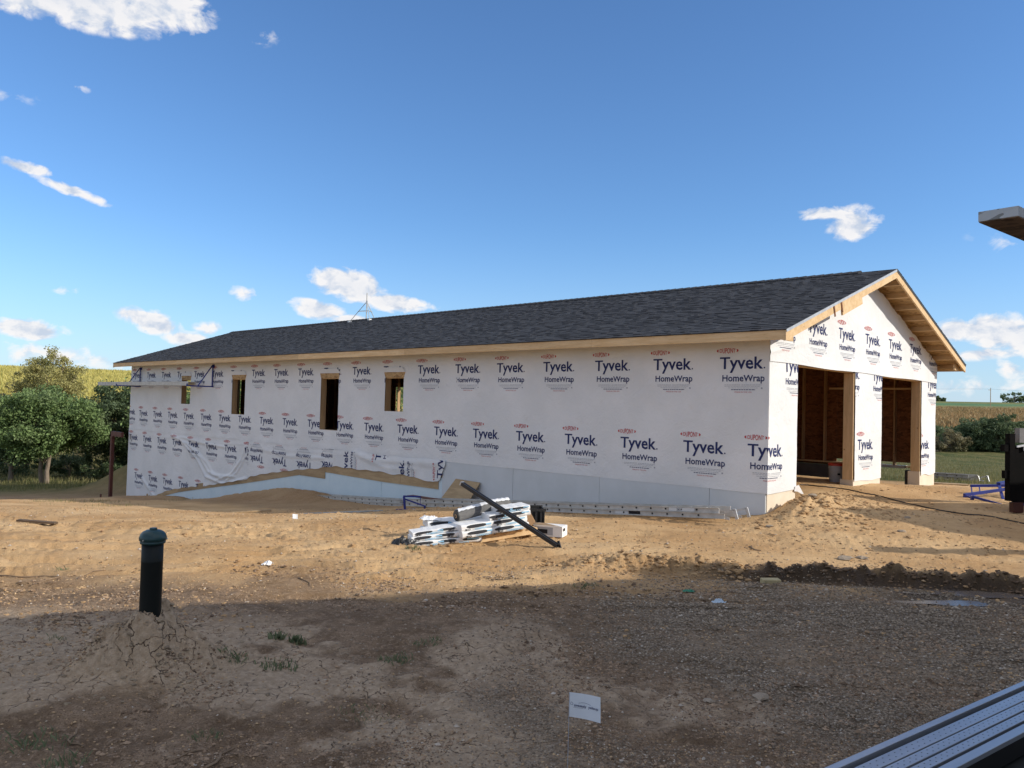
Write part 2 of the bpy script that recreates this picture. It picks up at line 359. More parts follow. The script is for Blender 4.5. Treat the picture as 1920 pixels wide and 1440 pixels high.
LUMBER_D = wood('dark_weathered_lumber', (.10, .07, .045), (.16, .11, .07), (.05, .03, .02), (.2, 1, 1))
GREYWOOD = wood('grey_weathered_wood', (.34, .36, .35), (.47, .49, .48), (.12, .12, .11), (1, 1, 1))
OSBM = osb('strand_board', (.42, .27, .13), (.56, .38, .19), (.22, .12, .05))
OSBD = osb('strand_board_red_dimmed', (.15, .062, .030), (.24, .105, .05), (.08, .033, .016))  # red board colour darkened for the unlit interior; reused on rake blocks
STEELRED = simple('red_oxide_steel', (.14, .045, .03), .6, .2, (.09, .03, .025), 3, bump=.1)
BLUE = simple('blue_paint', (.02, .035, .26), .42, .1, (.015, .025, .17), 7)
ALU = simple('aluminium', (.50, .51, .52), .42, .75, (.36, .37, .38), 5, bump=.08, bscale=60)
ALUDULL = simple('dull_aluminium', (.56, .55, .52), .6, .15, (.42, .41, .38), 6, bump=.1, bscale=50)
DARK = simple('black_steel', (.007, .007, .008), .5, .1, (.012, .011, .010), 6)
BLACKP = simple('black_plastic', (.012, .012, .013), .4, 0, (.02, .02, .02), 9)
FOAMW = simple('pale_foam_board', (.62, .65, .67), .6, 0, (.56, .59, .60), 1.3, bump=.05, bscale=12)
FOAMB = simple('light_blue_foam_board', (.62, .73, .78), .6, 0, (.56, .68, .74), 1.6, bump=.05, bscale=12)
CREAM = simple('cream_foam_board', (.74, .66, .54), .7, 0, (.66, .57, .44), 2, bump=.1, bscale=20)
GALV = simple('galvanised_steel', (.55, .56, .57), .4, .7, (.42, .43, .44), 9)
CARD = simple('cardboard', (.55, .36, .20), .85, 0, (.47, .29, .15), 5)
def wrapmat():
    m_, nt, b, N, L = newmat('white_house_wrap'); b.inputs['Roughness'].default_value = .55; b.inputs['Specular IOR Level'].default_value = .3
    n = nnoise(N, L, .8, 4)
    col = nmix(N, L, nramp(N, L, n, .35, .7), (.70, .71, .715), (.77, .775, .78))
    dirt = nmath(N, L, 'MULTIPLY', nramp(N, L, nnoise(N, L, 3.3, 6, .7), .58, .8), .22)
    col = nmix(N, L, dirt, col, (.55, .50, .43)); L.new(col, b.inputs['Base Color'])
    p = nbump(N, L, None, nnoise(N, L, 2.2, 3, .5, 1.2), .28, .06)
    p = nbump(N, L, None, nnoise(N, L, 9, 5, .65, 1.6), .42, .022, p)
    nbump(N, L, b, nnoise(N, L, 55, 3, .6), .2, .003, p)
    b.inputs['Transmission Weight'].default_value = 0
    return m_
WRAP = wrapmat()
def flat(name, c, rough=.7):
    m_, nt, b, N, L = newmat(name); b.inputs['Base Color'].default_value = (*c, 1); b.inputs['Roughness'].default_value = rough; b.inputs['Specular IOR Level'].default_value = .2
    n = nnoise(N, L, 12, 3); L.new(nmix(N, L, n, tuple(x*.9 for x in c), tuple(min(1, x*1.1) for x in c)), b.inputs['Base Color']); return m_
NAVY = flat('navy_print', (.025, .035, .12)); REDP = flat('red_print', (.50, .06, .06)); GREYP = flat('grey_print', (.36, .38, .42)); BLKP = flat('black_print', (.015, .015, .02)); SKYP = flat('light_blue_print', (.30, .56, .78))
def shinglemat():
    m_, nt, b, N, L = newmat('charcoal_shingle'); b.inputs['Roughness'].default_value = .9; b.inputs['Specular IOR Level'].default_value = .25
    g = N.new('ShaderNodeNewGeometry')
    col = nmix(N, L, nmath(N, L, 'POWER', g.outputs['Random Per Island'], 1.4), (.024, .025, .029), (.062, .065, .073))
    col = nmix(N, L, nmath(N, L, 'MULTIPLY', nnoise(N, L, 220, 2, .7), .5), col, (.055, .058, .066)); L.new(col, b.inputs['Base Color'])
    nbump(N, L, b, nnoise(N, L, 300, 2), .4, .002); return m_
SHING = shinglemat()
def groundmat():
    m_, nt, b, N, L = newmat('ground_soil'); b.inputs['Specular IOR Level'].default_value = .15
    tc = N.new('ShaderNodeTexCoord'); P = tc.outputs['Object']
    a1 = N.new('ShaderNodeAttribute'); a1.attribute_name = 'mask_a'; s1 = N.new('ShaderNodeSeparateColor'); L.new(a1.outputs['Color'], s1.inputs[0])
    a2 = N.new('ShaderNodeAttribute'); a2.attribute_name = 'mask_b'; s2 = N.new('ShaderNodeSeparateColor'); L.new(a2.outputs['Color'], s2.inputs[0])
    gravel, grass, wet = s1.outputs; crust, corn, loam_shade = s2.outputs
    n1 = nnoise(N, L, .55, 6, .6, .3, P); n2 = nnoise(N, L, 3.1, 7, .65, .2, P); n3 = nnoise(N, L, 22, 5, .7, 0, P); n4 = nnoise(N, L, 95, 4, .7, 0, P)
    soil = nmix(N, L, nramp(N, L, n1, .36, .64), (.50, .305, .145), (.66, .445, .235))
    soil = nmix(N, L, nmath(N, L, 'MULTIPLY', nramp(N, L, n2, .48, .74), .42), soil, (.42, .245, .11))
    soil = nmix(N, L, nmath(N, L, 'MULTIPLY', nramp(N, L, n3, .5, .75), .45), soil, (.68, .50, .29))
    soil = nmix(N, L, nmath(N, L, 'MULTIPLY', nramp(N, L, n4, .56, .68), .42), soil, (.28, .165, .08))
    lo = nmix(N, L, nramp(N, L, n2, .36, .66), (.172, .113, .068), (.30, .207, .132))  # dark soil colour, also deepens ground that lies in shadow
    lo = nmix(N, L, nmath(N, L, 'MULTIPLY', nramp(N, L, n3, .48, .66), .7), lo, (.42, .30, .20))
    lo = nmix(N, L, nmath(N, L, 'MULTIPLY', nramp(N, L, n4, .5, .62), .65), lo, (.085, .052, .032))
    col = nmix(N, L, loam_shade, soil, lo)
    # dried crust with polygon cracks
    wv = N.new('ShaderNodeVectorMath'); wv.operation = 'MULTIPLY_ADD'; nz = N.new('ShaderNodeTexNoise'); nz.inputs['Scale'].default_value = 6; nz.inputs['Detail'].default_value = 4
    L.new(P, nz.inputs[0]); L.new(nz.outputs['Color'], wv.inputs[0]); wv.inputs[1].default_value = (.30, .30, .0); L.new(P, wv.inputs[2])
    vo = N.new('ShaderNodeTexVoronoi'); vo.feature = 'DISTANCE_TO_EDGE'; vo.voronoi_dimensions = '2D'; vo.inputs['Scale'].default_value = 6.8; L.new(wv.outputs[0], vo.inputs['Vector'])
    brk = nramp(N, L, n2, .44, .54)
    crack = nmath(N, L, 'MULTIPLY', nmath(N, L, 'MULTIPLY', nramp(N, L, vo.outputs['Distance'], .030, .005), crust), brk)
    cc = nmix(N, L, nramp(N, L, n3, .3, .7), (.42, .31, .205), (.60, .46, .325))
    col = nmix(N, L, nmath(N, L, 'MULTIPLY', crust, .75), col, cc)
    col = nmix(N, L, nmath(N, L, 'MULTIPLY', crack, .85), col, (.07, .045, .03))  # crevice shade put into the colour along the cracks
    # gravel bed
    vg = N.new('ShaderNodeTexVoronoi'); vg.inputs['Scale'].default_value = 42; vg.voronoi_dimensions = '2D'; L.new(P, vg.inputs['Vector'])
    sg = N.new('ShaderNodeSeparateColor'); L.new(vg.outputs['Color'], sg.inputs[0])
    gc = nmix(N, L, sg.outputs[0], (.13, .098, .065), (.33, .26, .185)); gc = nmix(N, L, nmath(N, L, 'MULTIPLY', nramp(N, L, sg.outputs[1], .8, .9), .6), gc, (.45, .42, .38))
    gc = nmix(N, L, nramp(N, L, vg.outputs['Distance'], .3, .8), gc, (.115, .085, .06))
    col = nmix(N, L, nmath(N, L, 'MULTIPLY', gravel, .85), col, gc)
    # wet mud, its colour darkened further for the shade in the rut
    col = nmix(N, L, nmath(N, L, 'MULTIPLY', wet, .93), col, (.040, .025, .015))
    # grass and pasture
    ng = nnoise(N, L, .9, 7, .7, .4, P, (1, .45, 1)); ng2 = nnoise(N, L, 7, 5, .7, 0, P)
    gr = nmix(N, L, nramp(N, L, ng, .38, .62), (.055, .075, .02), (.165, .145, .058)); gr = nmix(N, L, nmath(N, L, 'MULTIPLY', nramp(N, L, ng2, .4, .7), .5), gr, (.10, .105, .035))
    col = nmix(N, L, grass, col, gr)
    # crops in the distance: colour attribute carries which crop grows there
    ac = N.new('ShaderNodeAttribute'); ac.attribute_name = 'crop'
    nc = nnoise(N, L, .12, 6, .7, .2, P); cv = nmix(N, L, nramp(N, L, nc, .3, .7), (.75, .75, .75), (1.2, 1.2, 1.2))
    mul = N.new('ShaderNodeMix'); mul.data_type = 'RGBA'; mul.blend_type = 'MULTIPLY'; mul.inputs['Factor'].default_value = 1
    L.new(ac.outputs['Color'], mul.inputs['A']); L.new(cv, mul.inputs['B'])
    col = nmix(N, L, corn, col, mul.outputs['Result'])
    L.new(col, b.inputs['Base Color'])
    rr = nmath(N, L, 'MULTIPLY_ADD', wet, -.42, .93); L.new(rr, b.inputs['Roughness'])
    h = nmath(N, L, 'ADD', nmath(N, L, 'MULTIPLY', n3, 1.0), nmath(N, L, 'MULTIPLY', n4, .6))
    p = nbump(N, L, None, h, .9, .024)
    p = nbump(N, L, None, nnoise(N, L, 260, 2, .6, 0, P), .5, .004, p)
    hg = nmath(N, L, 'MULTIPLY', nmath(N, L, 'SUBTRACT', 1.0, vg.outputs['Distance']), gravel)
    p = nbump(N, L, None, hg, .8, .012, p)
    nbump(N, L, b, nmath(N, L, 'SUBTRACT', 1.0, crack), .9, .02, p)
    return m_
SOIL = groundmat()
def leafmat(name, a, b_, c_):
    m_, nt, b, N, L = newmat(name); b.inputs['Roughness'].default_value = .6; b.inputs['Specular IOR Level'].default_value = .3
    g = N.new('ShaderNodeNewGeometry'); r_ = g.outputs['Random Per Island']
    col = nmix(N, L, r_, a, b_); col = nmix(N, L, nramp(N, L, nnoise(N, L, .7, 3), .5, .7), col, c_)
    L.new(col, b.inputs['Base Color'])
    tr = N.new('ShaderNodeBsdfTranslucent'); hs = N.new('ShaderNodeHueSaturation'); hs.inputs['Value'].default_value = 1.4; hs.inputs['Hue'].default_value = .485; L.new(col, hs.inputs['Color']); L.new(hs.outputs[0], tr.inputs[0])
    mx = N.new('ShaderNodeMixShader'); mx.inputs[0].default_value = .28; L.new(b.outputs[0], mx.inputs[1]); L.new(tr.outputs[0], mx.inputs[2])
    L.new(mx.outputs[0], N['Material Output'].inputs[0]); return m_
LEAF = leafmat('green_leaves', (.085, .14, .045), (.23, .32, .12), (.17, .22, .10))
LEAFD = leafmat('dark_green_leaves', (.055, .09, .04), (.16, .21, .10), (.11, .15, .08))
LEAFY = leafmat('yellow_green_leaves', (.26, .25, .09), (.46, .42, .17), (.22, .23, .09))
LEAFO = leafmat('olive_brown_leaves', (.16, .145, .075), (.27, .235, .13), (.13, .14, .07))
BLADE = leafmat('dry_grass_blades', (.14, .15, .05), (.30, .26, .12), (.10, .12, .04))
BLADEG = leafmat('green_weed_blades', (.10, .14, .065), (.20, .22, .12), (.15, .16, .09))
CORNY = leafmat('ripening_corn_leaves', (.40, .37, .10), (.58, .50, .17), (.46, .41, .12))
CORNT = leafmat('dry_bean_leaves', (.24, .17, .075), (.36, .25, .11), (.19, .17, .07))
BARK = simple('pale_bark', (.30, .24, .18), .9, 0, (.16, .12, .09), 8, bump=.6, bscale=25, stretch=(1, 1, .3))
STONE = simple('field_stone', (.42, .34, .25), .9, 0, (.24, .19, .14), 12, bump=.3, bscale=50)
def gravelmat():
    m_, nt, b, N, L = newmat('loose_gravel'); b.inputs['Roughness'].default_value = .85
    g = N.new('ShaderNodeNewGeometry'); r_ = g.outputs['Random Per Island']
    col = nmix(N, L, r_, (.12, .09, .062), (.36, .285, .205)); col = nmix(N, L, nramp(N, L, nmath(N, L, 'FRACT', nmath(N, L, 'MULTIPLY', r_, 13.7)), .93, .99), col, (.52, .45, .37))
    L.new(col, b.inputs['Base Color']); return m_
GRAVEL = gravelmat()
PEBBLE = gravelmat(); PEBBLE.name = 'tan_pebbles'
for n_ in PEBBLE.node_tree.nodes:
    if n_.bl_idname == 'ShaderNodeMix':
        if abs(n_.inputs['A'].default_value[0]-.12) < .01: n_.inputs['A'].default_value = (.24, .145, .075, 1); n_.inputs['B'].default_value = (.55, .38, .21, 1)
# ================================================================== GROUND
def build_ground():
    azs = np.concatenate([np.arange(-180, -60, 3.0), np.arange(-60, -38, .5), np.arange(-38, 38, .085), np.arange(38, 60, .5), np.arange(60, 180, 3.0)])
    azs = np.radians(azs); na = len(azs)
    rs = [.02, .6]
    while rs[-1] < 3200:
        r_ = rs[-1]; k = .03 if r_ < 2.6 else (.0068 if r_ < 15 else (.012 if r_ < 45 else .03)); rs.append(r_*(1+k))
    rs = np.array(rs); nr = len(rs)
    A, Rr = np.meshgrid(azs, rs); X = Rr*np.sin(A); Y = Rr*np.cos(A)
    x = X.ravel(); y = Y.ravel(); Z = G(x, y)
    V = np.stack([x, y, Z], 1)
    i = np.arange(nr-1)[:, None]*na; j = np.arange(na)[None, :]; j2 = (j+1) % na
    F = np.stack([i+j, i+j2, i+na+j2, i+na+j], -1).reshape(-1, 4)
    o = from_arrays('ground', V, F, [SOIL], smooth=True)
    me = o.data
    gm = grav_mask(x, y); gs = grass_mask(x, y); r = np.hypot(x, y); az = np.arctan2(x, y)
    ty = np.interp(np.clip(x, .2, 9), _tp[:, 0], _tp[:, 1]); dy = y-ty
    wet = ss(1.2, 3.0, x)*np.exp(-((dy+.17)/.25)**4)*ss(.62, .2, np.abs(dy+.17)+fbm(x*2.4, y*2.4, 4, 71, .6)*.9)*ss(10, 8, x)  # mud mask that also carries the rut's shade
    wet = np.maximum(wet, .8*ss(3.4, 4.3, x)*np.exp(-((y-8.2+fbm(x*2, y*2, 3, 72)*.6)/.42)**4)*ss(9, 7, x))
    u, v = to_uv(x, y)
    shade_damp = .0
    loam_shade = ss(8.6, 7.3, y+fbm(x*.7, y*.7, 4, 73)*1.6)  # darker soil colour laid over the shadowed foreground
    loam_shade = np.maximum(loam_shade, .75*ss(.05, .16, fbm(x*.5+7, y*.5, 4, 74)-.04)*ss(9.6, 8.4, y)*ss(12, 10, x))
    loam_shade = np.maximum(loam_shade, .55*ss(2.2, 1.2, np.abs(v+1.0)+fbm(x*.7, y*.7, 3, 75))*ss(7.5, 9.5, u)*ss(32, 28, u))  # same darkening along the shaded foot of the long wall
    loam_shade = np.maximum(loam_shade, .6*ss(26, 31, y)*ss(-8, -12, x))  # shade on the far left dirt, put into the soil colour
    bd = np.hypot(x-BOL[0], y-BOL[1]); loam_shade = np.maximum(loam_shade*(1-.25*ss(.75, .35, bd)), .6*ss(.8, .5, bd))
    # crops
    corn = np.zeros_like(x); crop = np.zeros((len(x), 4), np.float32); crop[:, 3] = 1
    left = az < .0
    n = fbm(x*.02, y*.02, 3, 76)
    cl = ss(96, 104, r+n*14)*left
    cr1 = ss(80, 88, r+n*10)*(~left)
    corn = np.maximum(cl, cr1)*ss(1.6, 1.3, np.abs(az)) + ss(1.3, 1.6, np.abs(az))*ss(60, 80, r)
    crop[:, :3] = (.36, .34, .09)
    gy = ss(140, 96, r)[:, None]; crop[:, :3] = crop[:, :3]*(1-gy)+np.array((.33, .29, .13))*gy
    rowp = vn(az*900/np.pi, np.log(r)*2, 5)
    R_ = ~left
    def band(a, b, col, soft=.04):
        m_ = (ss(np.log(a)-soft, np.log(a)+soft, np.log(r)+n*.25)*(1-ss(np.log(b)-soft, np.log(b)+soft, np.log(r)+n*.25))*R_)[:, None]
        crop[:, :3] = crop[:, :3]*(1-m_)+np.array(col)*m_
    band(60, 170, (.30, .20, .10)); band(170, 300, (.27, .20, .10)); band(300, 420, (.20, .185, .075)); band(420, 520, (.10, .19, .085)); band(520, 2600, (.17, .18, .06))
    st = ss(.5, .9, vn(az*70, np.log(r)*16, 8))[:, None]*.25*R_[:, None]; crop[:, :3] = crop[:, :3]*(1-st)+np.array((.10, .13, .04))*st
    pad = lambda a: a
    for nm, arr in (('mask_a', np.stack([pad(gm), pad(gs), pad(wet), pad(gm*0+1)], 1)), ('mask_b', np.stack([np.maximum(crust_mask(x, y), .45*ss(.72, .45, bd)), pad(corn), pad(loam_shade), pad(gm*0+1)], 1)), ('crop', crop)):
        at = me.color_attributes.new(nm, 'FLOAT_COLOR', 'POINT'); at.data.foreach_set('color', arr.astype(np.float32).ravel())
    tag(o, kind='structure')
build_ground()
# ================================================================== THE BUILDING
W, LN = 9.14, 27.75
OE, OG = .557, .563
ZB, ZH = -1.358, .887
ROOFZ = lambda v: 1.38 + (min(v, W-v)+OE)/3.0          # top of roof deck above local v
bld = empty('garage_building', (CO[0], CO[1], H0), TH, 'long gable-roofed building under construction wrapped in white printed house wrap', 'building')
def bp(name, mb, mat, parent=bld, **k): return mb.build(name, mat, parent, **k)
WIN = [(22.22, 22.95, -.20, .70), (18.16, 19.05, -.48, .70), (12.80, 13.70, -.79, .70), (9.89, 10.66, -.19, .70)]
# --- sheathing of the long front wall (local x = v, local y = u)
us = sorted({0.0, LN} | {a for w_ in WIN for a in w_[:2]})
for k in range(len(us)-1):
    a, b = us[k], us[k+1]; wn = [w_ for w_ in WIN if abs(w_[0]-a) < 1e-6]
    segs = [(-4.8 if a > 8 else ZB+.02, 1.50)] if not wn else [(-4.8 if a > 8 else ZB+.02, wn[0][2]), (wn[0][3], 1.50)]
    if a == 0.0:   # the first bay steps down where the footing gets deeper
        bp('wall_sheathing', MB().box(.002, .016, 0, 8.3, ZB+.02, 1.50), OSBM); bp('wall_sheathing', MB().box(.002, .016, 8.302, b, -4.8, 1.50), OSBM); continue
    for (z0, z1) in segs: bp('wall_sheathing', MB().box(.002, .016, a, b, z0, z1), OSBM)
for (a, b, z0, z1) in WIN:
    wo = empty('window_opening', (0, 0, 0)); wo.parent = bld
    bp('jamb', MB().box(-.012, .16, b-.002, b+.036, z0-.03, z1+.03), JAMBW, wo)
    bp('jamb', MB().box(-.012, .16, a-.036, a+.002, z0-.03, z1+.03), JAMBW, wo)
    bp('sill', MB().box(-.010, .16, a+.003, b-.003, z0-.036, z0+.002), LUMBER, wo)
    bp('header', MB().box(.017, .16, a+.003, b-.003, z1-.03, z1+.2), LUMBER, wo)
    m_ = MB(); e = .055    # wrap cut back in a trapezoid above the opening
    m_.add([(-.034, a-e, z1+.13), (-.034, b+e, z1+.13), (-.034, b, z1-.01), (-.034, a, z1-.01), (.0, a-e, z1+.13), (.0, b+e, z1+.13), (.0, b, z1-.01), (.0, a, z1-.01)],
           [(0, 1, 2, 3), (7, 6, 5, 4), (0, 4, 5, 1), (1, 5, 6, 2), (2, 6, 7, 3), (3, 7, 4, 0)])
    bp('bare_sheathing_patch', m_, OSBM, wo)
    m_ = MB(); m_.add([(-.040, a-e-.02, z1+.135), (-.040, b+e+.02, z1+.135), (-.058, b-.02, z1+.25), (-.058, a+.04, z1+.25), (-.05, a-e-.02, z1+.13), (-.05, b+e+.02, z1+.13)],
           [(0, 1, 2, 3), (0, 4, 5, 1)]); bp('wrap_flap', m_, WRAP, wo)
# dark interior studs of the front wall next to openings, end wall, back wall
for u_ in np.arange(.4, LN-.2, .61):
    if any(a-.12 < u_ < b+.12 for (a, b, _, _) in WIN): continue
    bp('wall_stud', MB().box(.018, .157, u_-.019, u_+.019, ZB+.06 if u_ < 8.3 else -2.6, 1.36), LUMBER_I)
bp('bottom_plate', MB().box(.018, .157, 0, 8.3, ZB+.02, ZB+.058), LUMBER)
# back wall: panels, studs, plates; gaps where daylight shows
GAPS = [(21.2, 22.5, -.9, .75)]
for k, u_ in enumerate(np.arange(0, LN-.2, 1.22)):
    u1 = min(u_+1.216, LN)
    z0 = -1.16 if k == 1 or k == 0 else ZB+.02
    if 20.5 < u_ < 20.9:
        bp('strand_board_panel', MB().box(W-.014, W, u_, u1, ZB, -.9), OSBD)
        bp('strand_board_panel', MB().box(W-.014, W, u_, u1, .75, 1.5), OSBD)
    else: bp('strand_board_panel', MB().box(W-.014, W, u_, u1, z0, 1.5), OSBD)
for u_ in np.arange(.3, LN-.1, .61):
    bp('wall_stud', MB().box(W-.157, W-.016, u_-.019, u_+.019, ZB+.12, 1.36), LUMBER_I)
bp('bottom_plate', MB().box(W-.157, W-.016, 0, LN, ZB+.08, ZB+.118), LUMBER)
bp('header_rail', MB().box(W-.20, W-.159, .5, 2.6, .72, .77), LUMBER)
bp('back_footing', MB().box(W-.2, W-.01, 2.1, LN, -5.2, ZB+.018), FOOTD); bp('back_footing', MB().box(W-.2, W-.01, .22, .62, -3, ZB+.018), FOOTD)
bp('white_sill_strip', MB().box(W-.19, W-.01, .622, 2.098, -1.30, -1.23), FOAMW)
# left gable end wall with two openings
for (v0, v1, z0, z1) in [(0.02, 1.5, -4.8, 1.5), (1.5, 3.4, -4.8, -.75), (1.5, 3.4, 1.1, 1.9), (3.4, 4.25, -4.8, 2.5), (4.25, 4.52, -4.8, 2.5), (4.58, 4.74, -4.8, 2.5), (4.80, 5.2, -4.8, 2.5), (4.52, 4.58, -4.8, -.7), (4.74, 4.80, -4.8, -.7), (5.2, W-.02, -4.8, 1.5), (5.2, 8.0, 1.5, 1.9)]:
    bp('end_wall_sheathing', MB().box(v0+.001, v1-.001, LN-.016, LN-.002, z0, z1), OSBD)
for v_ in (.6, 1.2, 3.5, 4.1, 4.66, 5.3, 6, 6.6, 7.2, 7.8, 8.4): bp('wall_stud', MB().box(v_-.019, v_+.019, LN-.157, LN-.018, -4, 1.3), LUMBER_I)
# --- foam below the wrap
fj = [0.0, 1.07, 3.54, 5.94, 8.3]
for k in range(4):
    bp('foam_board', MB().box(-.024-.002*(k % 2), .10, fj[k]+.003, fj[k+1]-.003, -3.2, ZB+.015), FOAMW, bevel=.003)
fj = [8.3, 10.7, 13.1, 15.5, 17.9, 20.3, 22.7, 25.1]
for k in range(len(fj)-1):
    bp('foam_board', MB().box(-.020-.002*(k % 2), -.001, fj[k]+.003, fj[k+1]-.003, -4.6, -1.75), FOAMB)
# --- stepped treated boards along the sloping edge of the wrap
lo_b = [(27.4, -4.25), (25.2, -3.90), (23.7, -3.70), (22.92, -3.46), (22.9, -3.44), (17.83, -2.68), (14.65, -2.17), (13.34, -1.99), (10.78, -2.04), (8.47, -2.04)]
up_b = [(27.4, -4.0), (25.09, -3.70), (24.04, -3.40), (23.42, -3.27), (20.74, -2.92), (17.84, -2.45), (15.73, -2.04), (13.35, -1.72), (10.79, -1.70), (8.42, -1.77)]
def itp(t, u): t = sorted(t); return float(np.interp(u, [p[0] for p in t], [p[1] for p in t]))
bj = [8.42, 9.9, 10.78, 13.33, 14.65, 17.83, 19.2, 20.9, 22.91, 25.0, 27.3]
for k in range(len(bj)-1):
    a, b = bj[k]+.003, bj[k+1]-.003; x0, x1 = -.034-.004*(k % 2), -.026+.001
    za, zb, ya, yb = itp(lo_b, a), itp(lo_b, b), itp(up_b, a), itp(up_b, b)
    if k == 3: za = zb = min(za, zb)-.01
    m_ = MB(); m_.add([(x0, a, za), (x0, b, zb), (x0, b, yb), (x0, a, ya), (x1, a, za), (x1, b, zb), (x1, b, yb), (x1, a, ya)], [(3, 2, 1, 0), (4, 5, 6, 7), (0, 1, 5, 4), (1, 2, 6, 5), (2, 3, 7, 6), (3, 0, 4, 7)])
    bp('edge_board', m_, TREATED)
# --- gable wall: piers, header, doorways
PIERS = [(0, 1.08), (3.84, 5.33), (8.06, W)]
for k, (a, b) in enumerate(PIERS):
    pr = empty('pier', (0, 0, 0)); pr.parent = bld
    f0, f1 = (a, b+.02) if k == 0 else ((a-.03, b+.01) if k == 1 else (a-.05, b))
    bp('footing', MB().box(f0+(.003 if k == 0 else 0), f1, -.014, .26, -2.6, ZB+.06), CREAM, pr, bevel=.006)
    if k == 0: bp('footing', MB().box(.101, .9, .262, .5, -2.6, ZB), CREAM, pr)
    bp('sheathing', MB().box(a+(.017 if k == 0 else .001), b-(.001), .002, .014, ZB+.062, ZH+.3), OSBM, pr)
    jz = -1.30
    if k > 0: bp('door_jamb', MB().box(a-.040, a-.001, -.002, .20, jz, ZH-.005), LUMBER_V, pr); bp('door_stud', MB().box(a+.002, a+.04, .018, .165, jz, ZH), LUMBER_V, pr)
    if k < 2: bp('door_jamb', MB().box(b+.001, b+.036, -.002, .20, jz, ZH-.005), LUMBER_V, pr)
    bp('pier_base_plate', MB().box(max(a, .02), b, .018, .165, ZB+.062, ZB+.10), LUMBER, pr)
bp('door_header', MB().box(.02, W-.02, .018, .165, ZH+.002, ZH+.30), LUMBER)
gv = [(0.02, ZH+.30), (W-.02, ZH+.30), (W-.02, 1.48), (W/2, 1.48+W/6), (.02, 1.48)]
m_ = MB(); m_.add([(v_, .002, z_) for v_, z_ in gv]+[(v_, .014, z_) for v_, z_ in gv], [(0, 1, 2, 3, 4), (9, 8, 7, 6, 5)]+[(i, (i+1) % 5+0, (i+1) % 5+5, i+5) for i in range(5)]); bp('gable_sheathing', m_, OSBM)
# --- printed house wrap
def textmesh(s, bold=0.0, sx=1.0):
    cu = bpy.data.curves.new('t', 'FONT'); cu.body = s; cu.offset = bold; cu.resolution_u = 2; cu.space_character = 1.0
    o = bpy.data.objects.new('t', cu); C.objects.link(o); bpy.context.view_layer.update()
    me = bpy.data.meshes.new_from_object(o.evaluated_get(bpy.context.evaluated_depsgraph_get()))
    bm = bmesh.new(); bm.from_mesh(me); bmesh.ops.triangulate(bm, faces=bm.faces[:])
    bmesh.ops.remove_doubles(bm, verts=bm.verts[:], dist=1e-4)
    v = np.array([(p.co.x, p.co.y) for p in bm.verts]); f = [tuple(p.index for p in q.verts) for q in bm.faces]
    bm.free(); bpy.data.objects.remove(o); bpy.data.curves.remove(cu); bpy.data.meshes.remove(me)
    return v, f
_capT = textmesh('T')[0][:, 1].max()
def place_text(s, bold, x0, x1, base, cap):
    v, f = textmesh(s, bold); v = v.copy()
    yy = v[:, 1]/_capT; xh = textmesh('x')[0][:, 1].max()/_capT; tgt = .73      # tall x-height of the wordmark
    if s not in ('DUPONT', 'MADE IN THE USA'): v[:, 1] = np.where(yy <= 0, yy, np.where(yy < xh, yy*tgt/xh, tgt+(yy-xh)*(1-tgt)/(1-xh)))*_capT
    v[:, 0] = x0+(v[:, 0]-v[:, 0].min())/(v[:, 0].max()-v[:, 0].min())*(x1-x0); v[:, 1] = base+v[:, 1]/_capT*cap
    return v, f
def build_logo():
    V, F, Mi = [], [], []
    def add(v, f, mi):
        b = len(V); V.extend([tuple(p) for p in v]); F.extend([tuple(i+b for i in q) for q in f]); Mi.extend([mi]*len(f))
    add(*place_text('Tyvek', .018, -.43, .395, -.083, .203), 0)
    add(*place_text('HomeWrap', .016, -.375, .425, -.305, .108), 0)
    dv_, df_ = place_text('DUPONT', .010, -.435, -.13, .190, .096); w__ = 1-.40*((dv_[:, 0]+.282)/.155)**2
    dv_[:, 1] = .238+(dv_[:, 1]-.238)*w__; add(dv_, df_, 1)
    cx, cy, rx, ry = -.282, .238, .212, .056          # oval: a ring open at top and bottom, so its ends read as two hooks
    for s_ in (-1, 1):
        ang = [s_*math.pi/2*0+(0 if s_ > 0 else math.pi)+t for t in np.linspace(-.42, .42, 7)]
        o_ = [(cx+rx*math.cos(t), cy+ry*math.sin(t)) for t in ang]; i_ = [(cx+(rx-.03)*math.cos(t), cy+(ry-.008)*math.sin(t)) for t in ang]
        add(o_+i_, [(k, k+1, 7+k+1, 7+k) for k in range(6)], 1)
    add([(.405, -.083), (.43, -.083), (.43, -.058), (.405, -.058)], [(0, 1, 2, 3)], 0)
    r_ = random.Random(3)
    def line(x0, x1, y, h, mi):
        x = x0
        while x < x1:
            w_ = r_.uniform(.02, .06); add([(x, y), (min(x+w_, x1), y), (min(x+w_, x1), y+h), (x, y+h)], [(0, 1, 2, 3)], mi); x += w_+.010
    line(-.33, -.02, -.372, .008, 2); line(0, .38, -.372, .008, 2); line(-.33, .35, -.395, .007, 2); line(-.26, .30, -.425, .007, 2)
    line(-.20, .26, -.458, .012, 0); line(.36, .39, -.44, .028, 2)
    add(*place_text('MADE IN THE USA', 0, -.13, .19, -.505, .022), 1)
    return np.array(V), F, Mi
LV, LF, LM = build_logo()
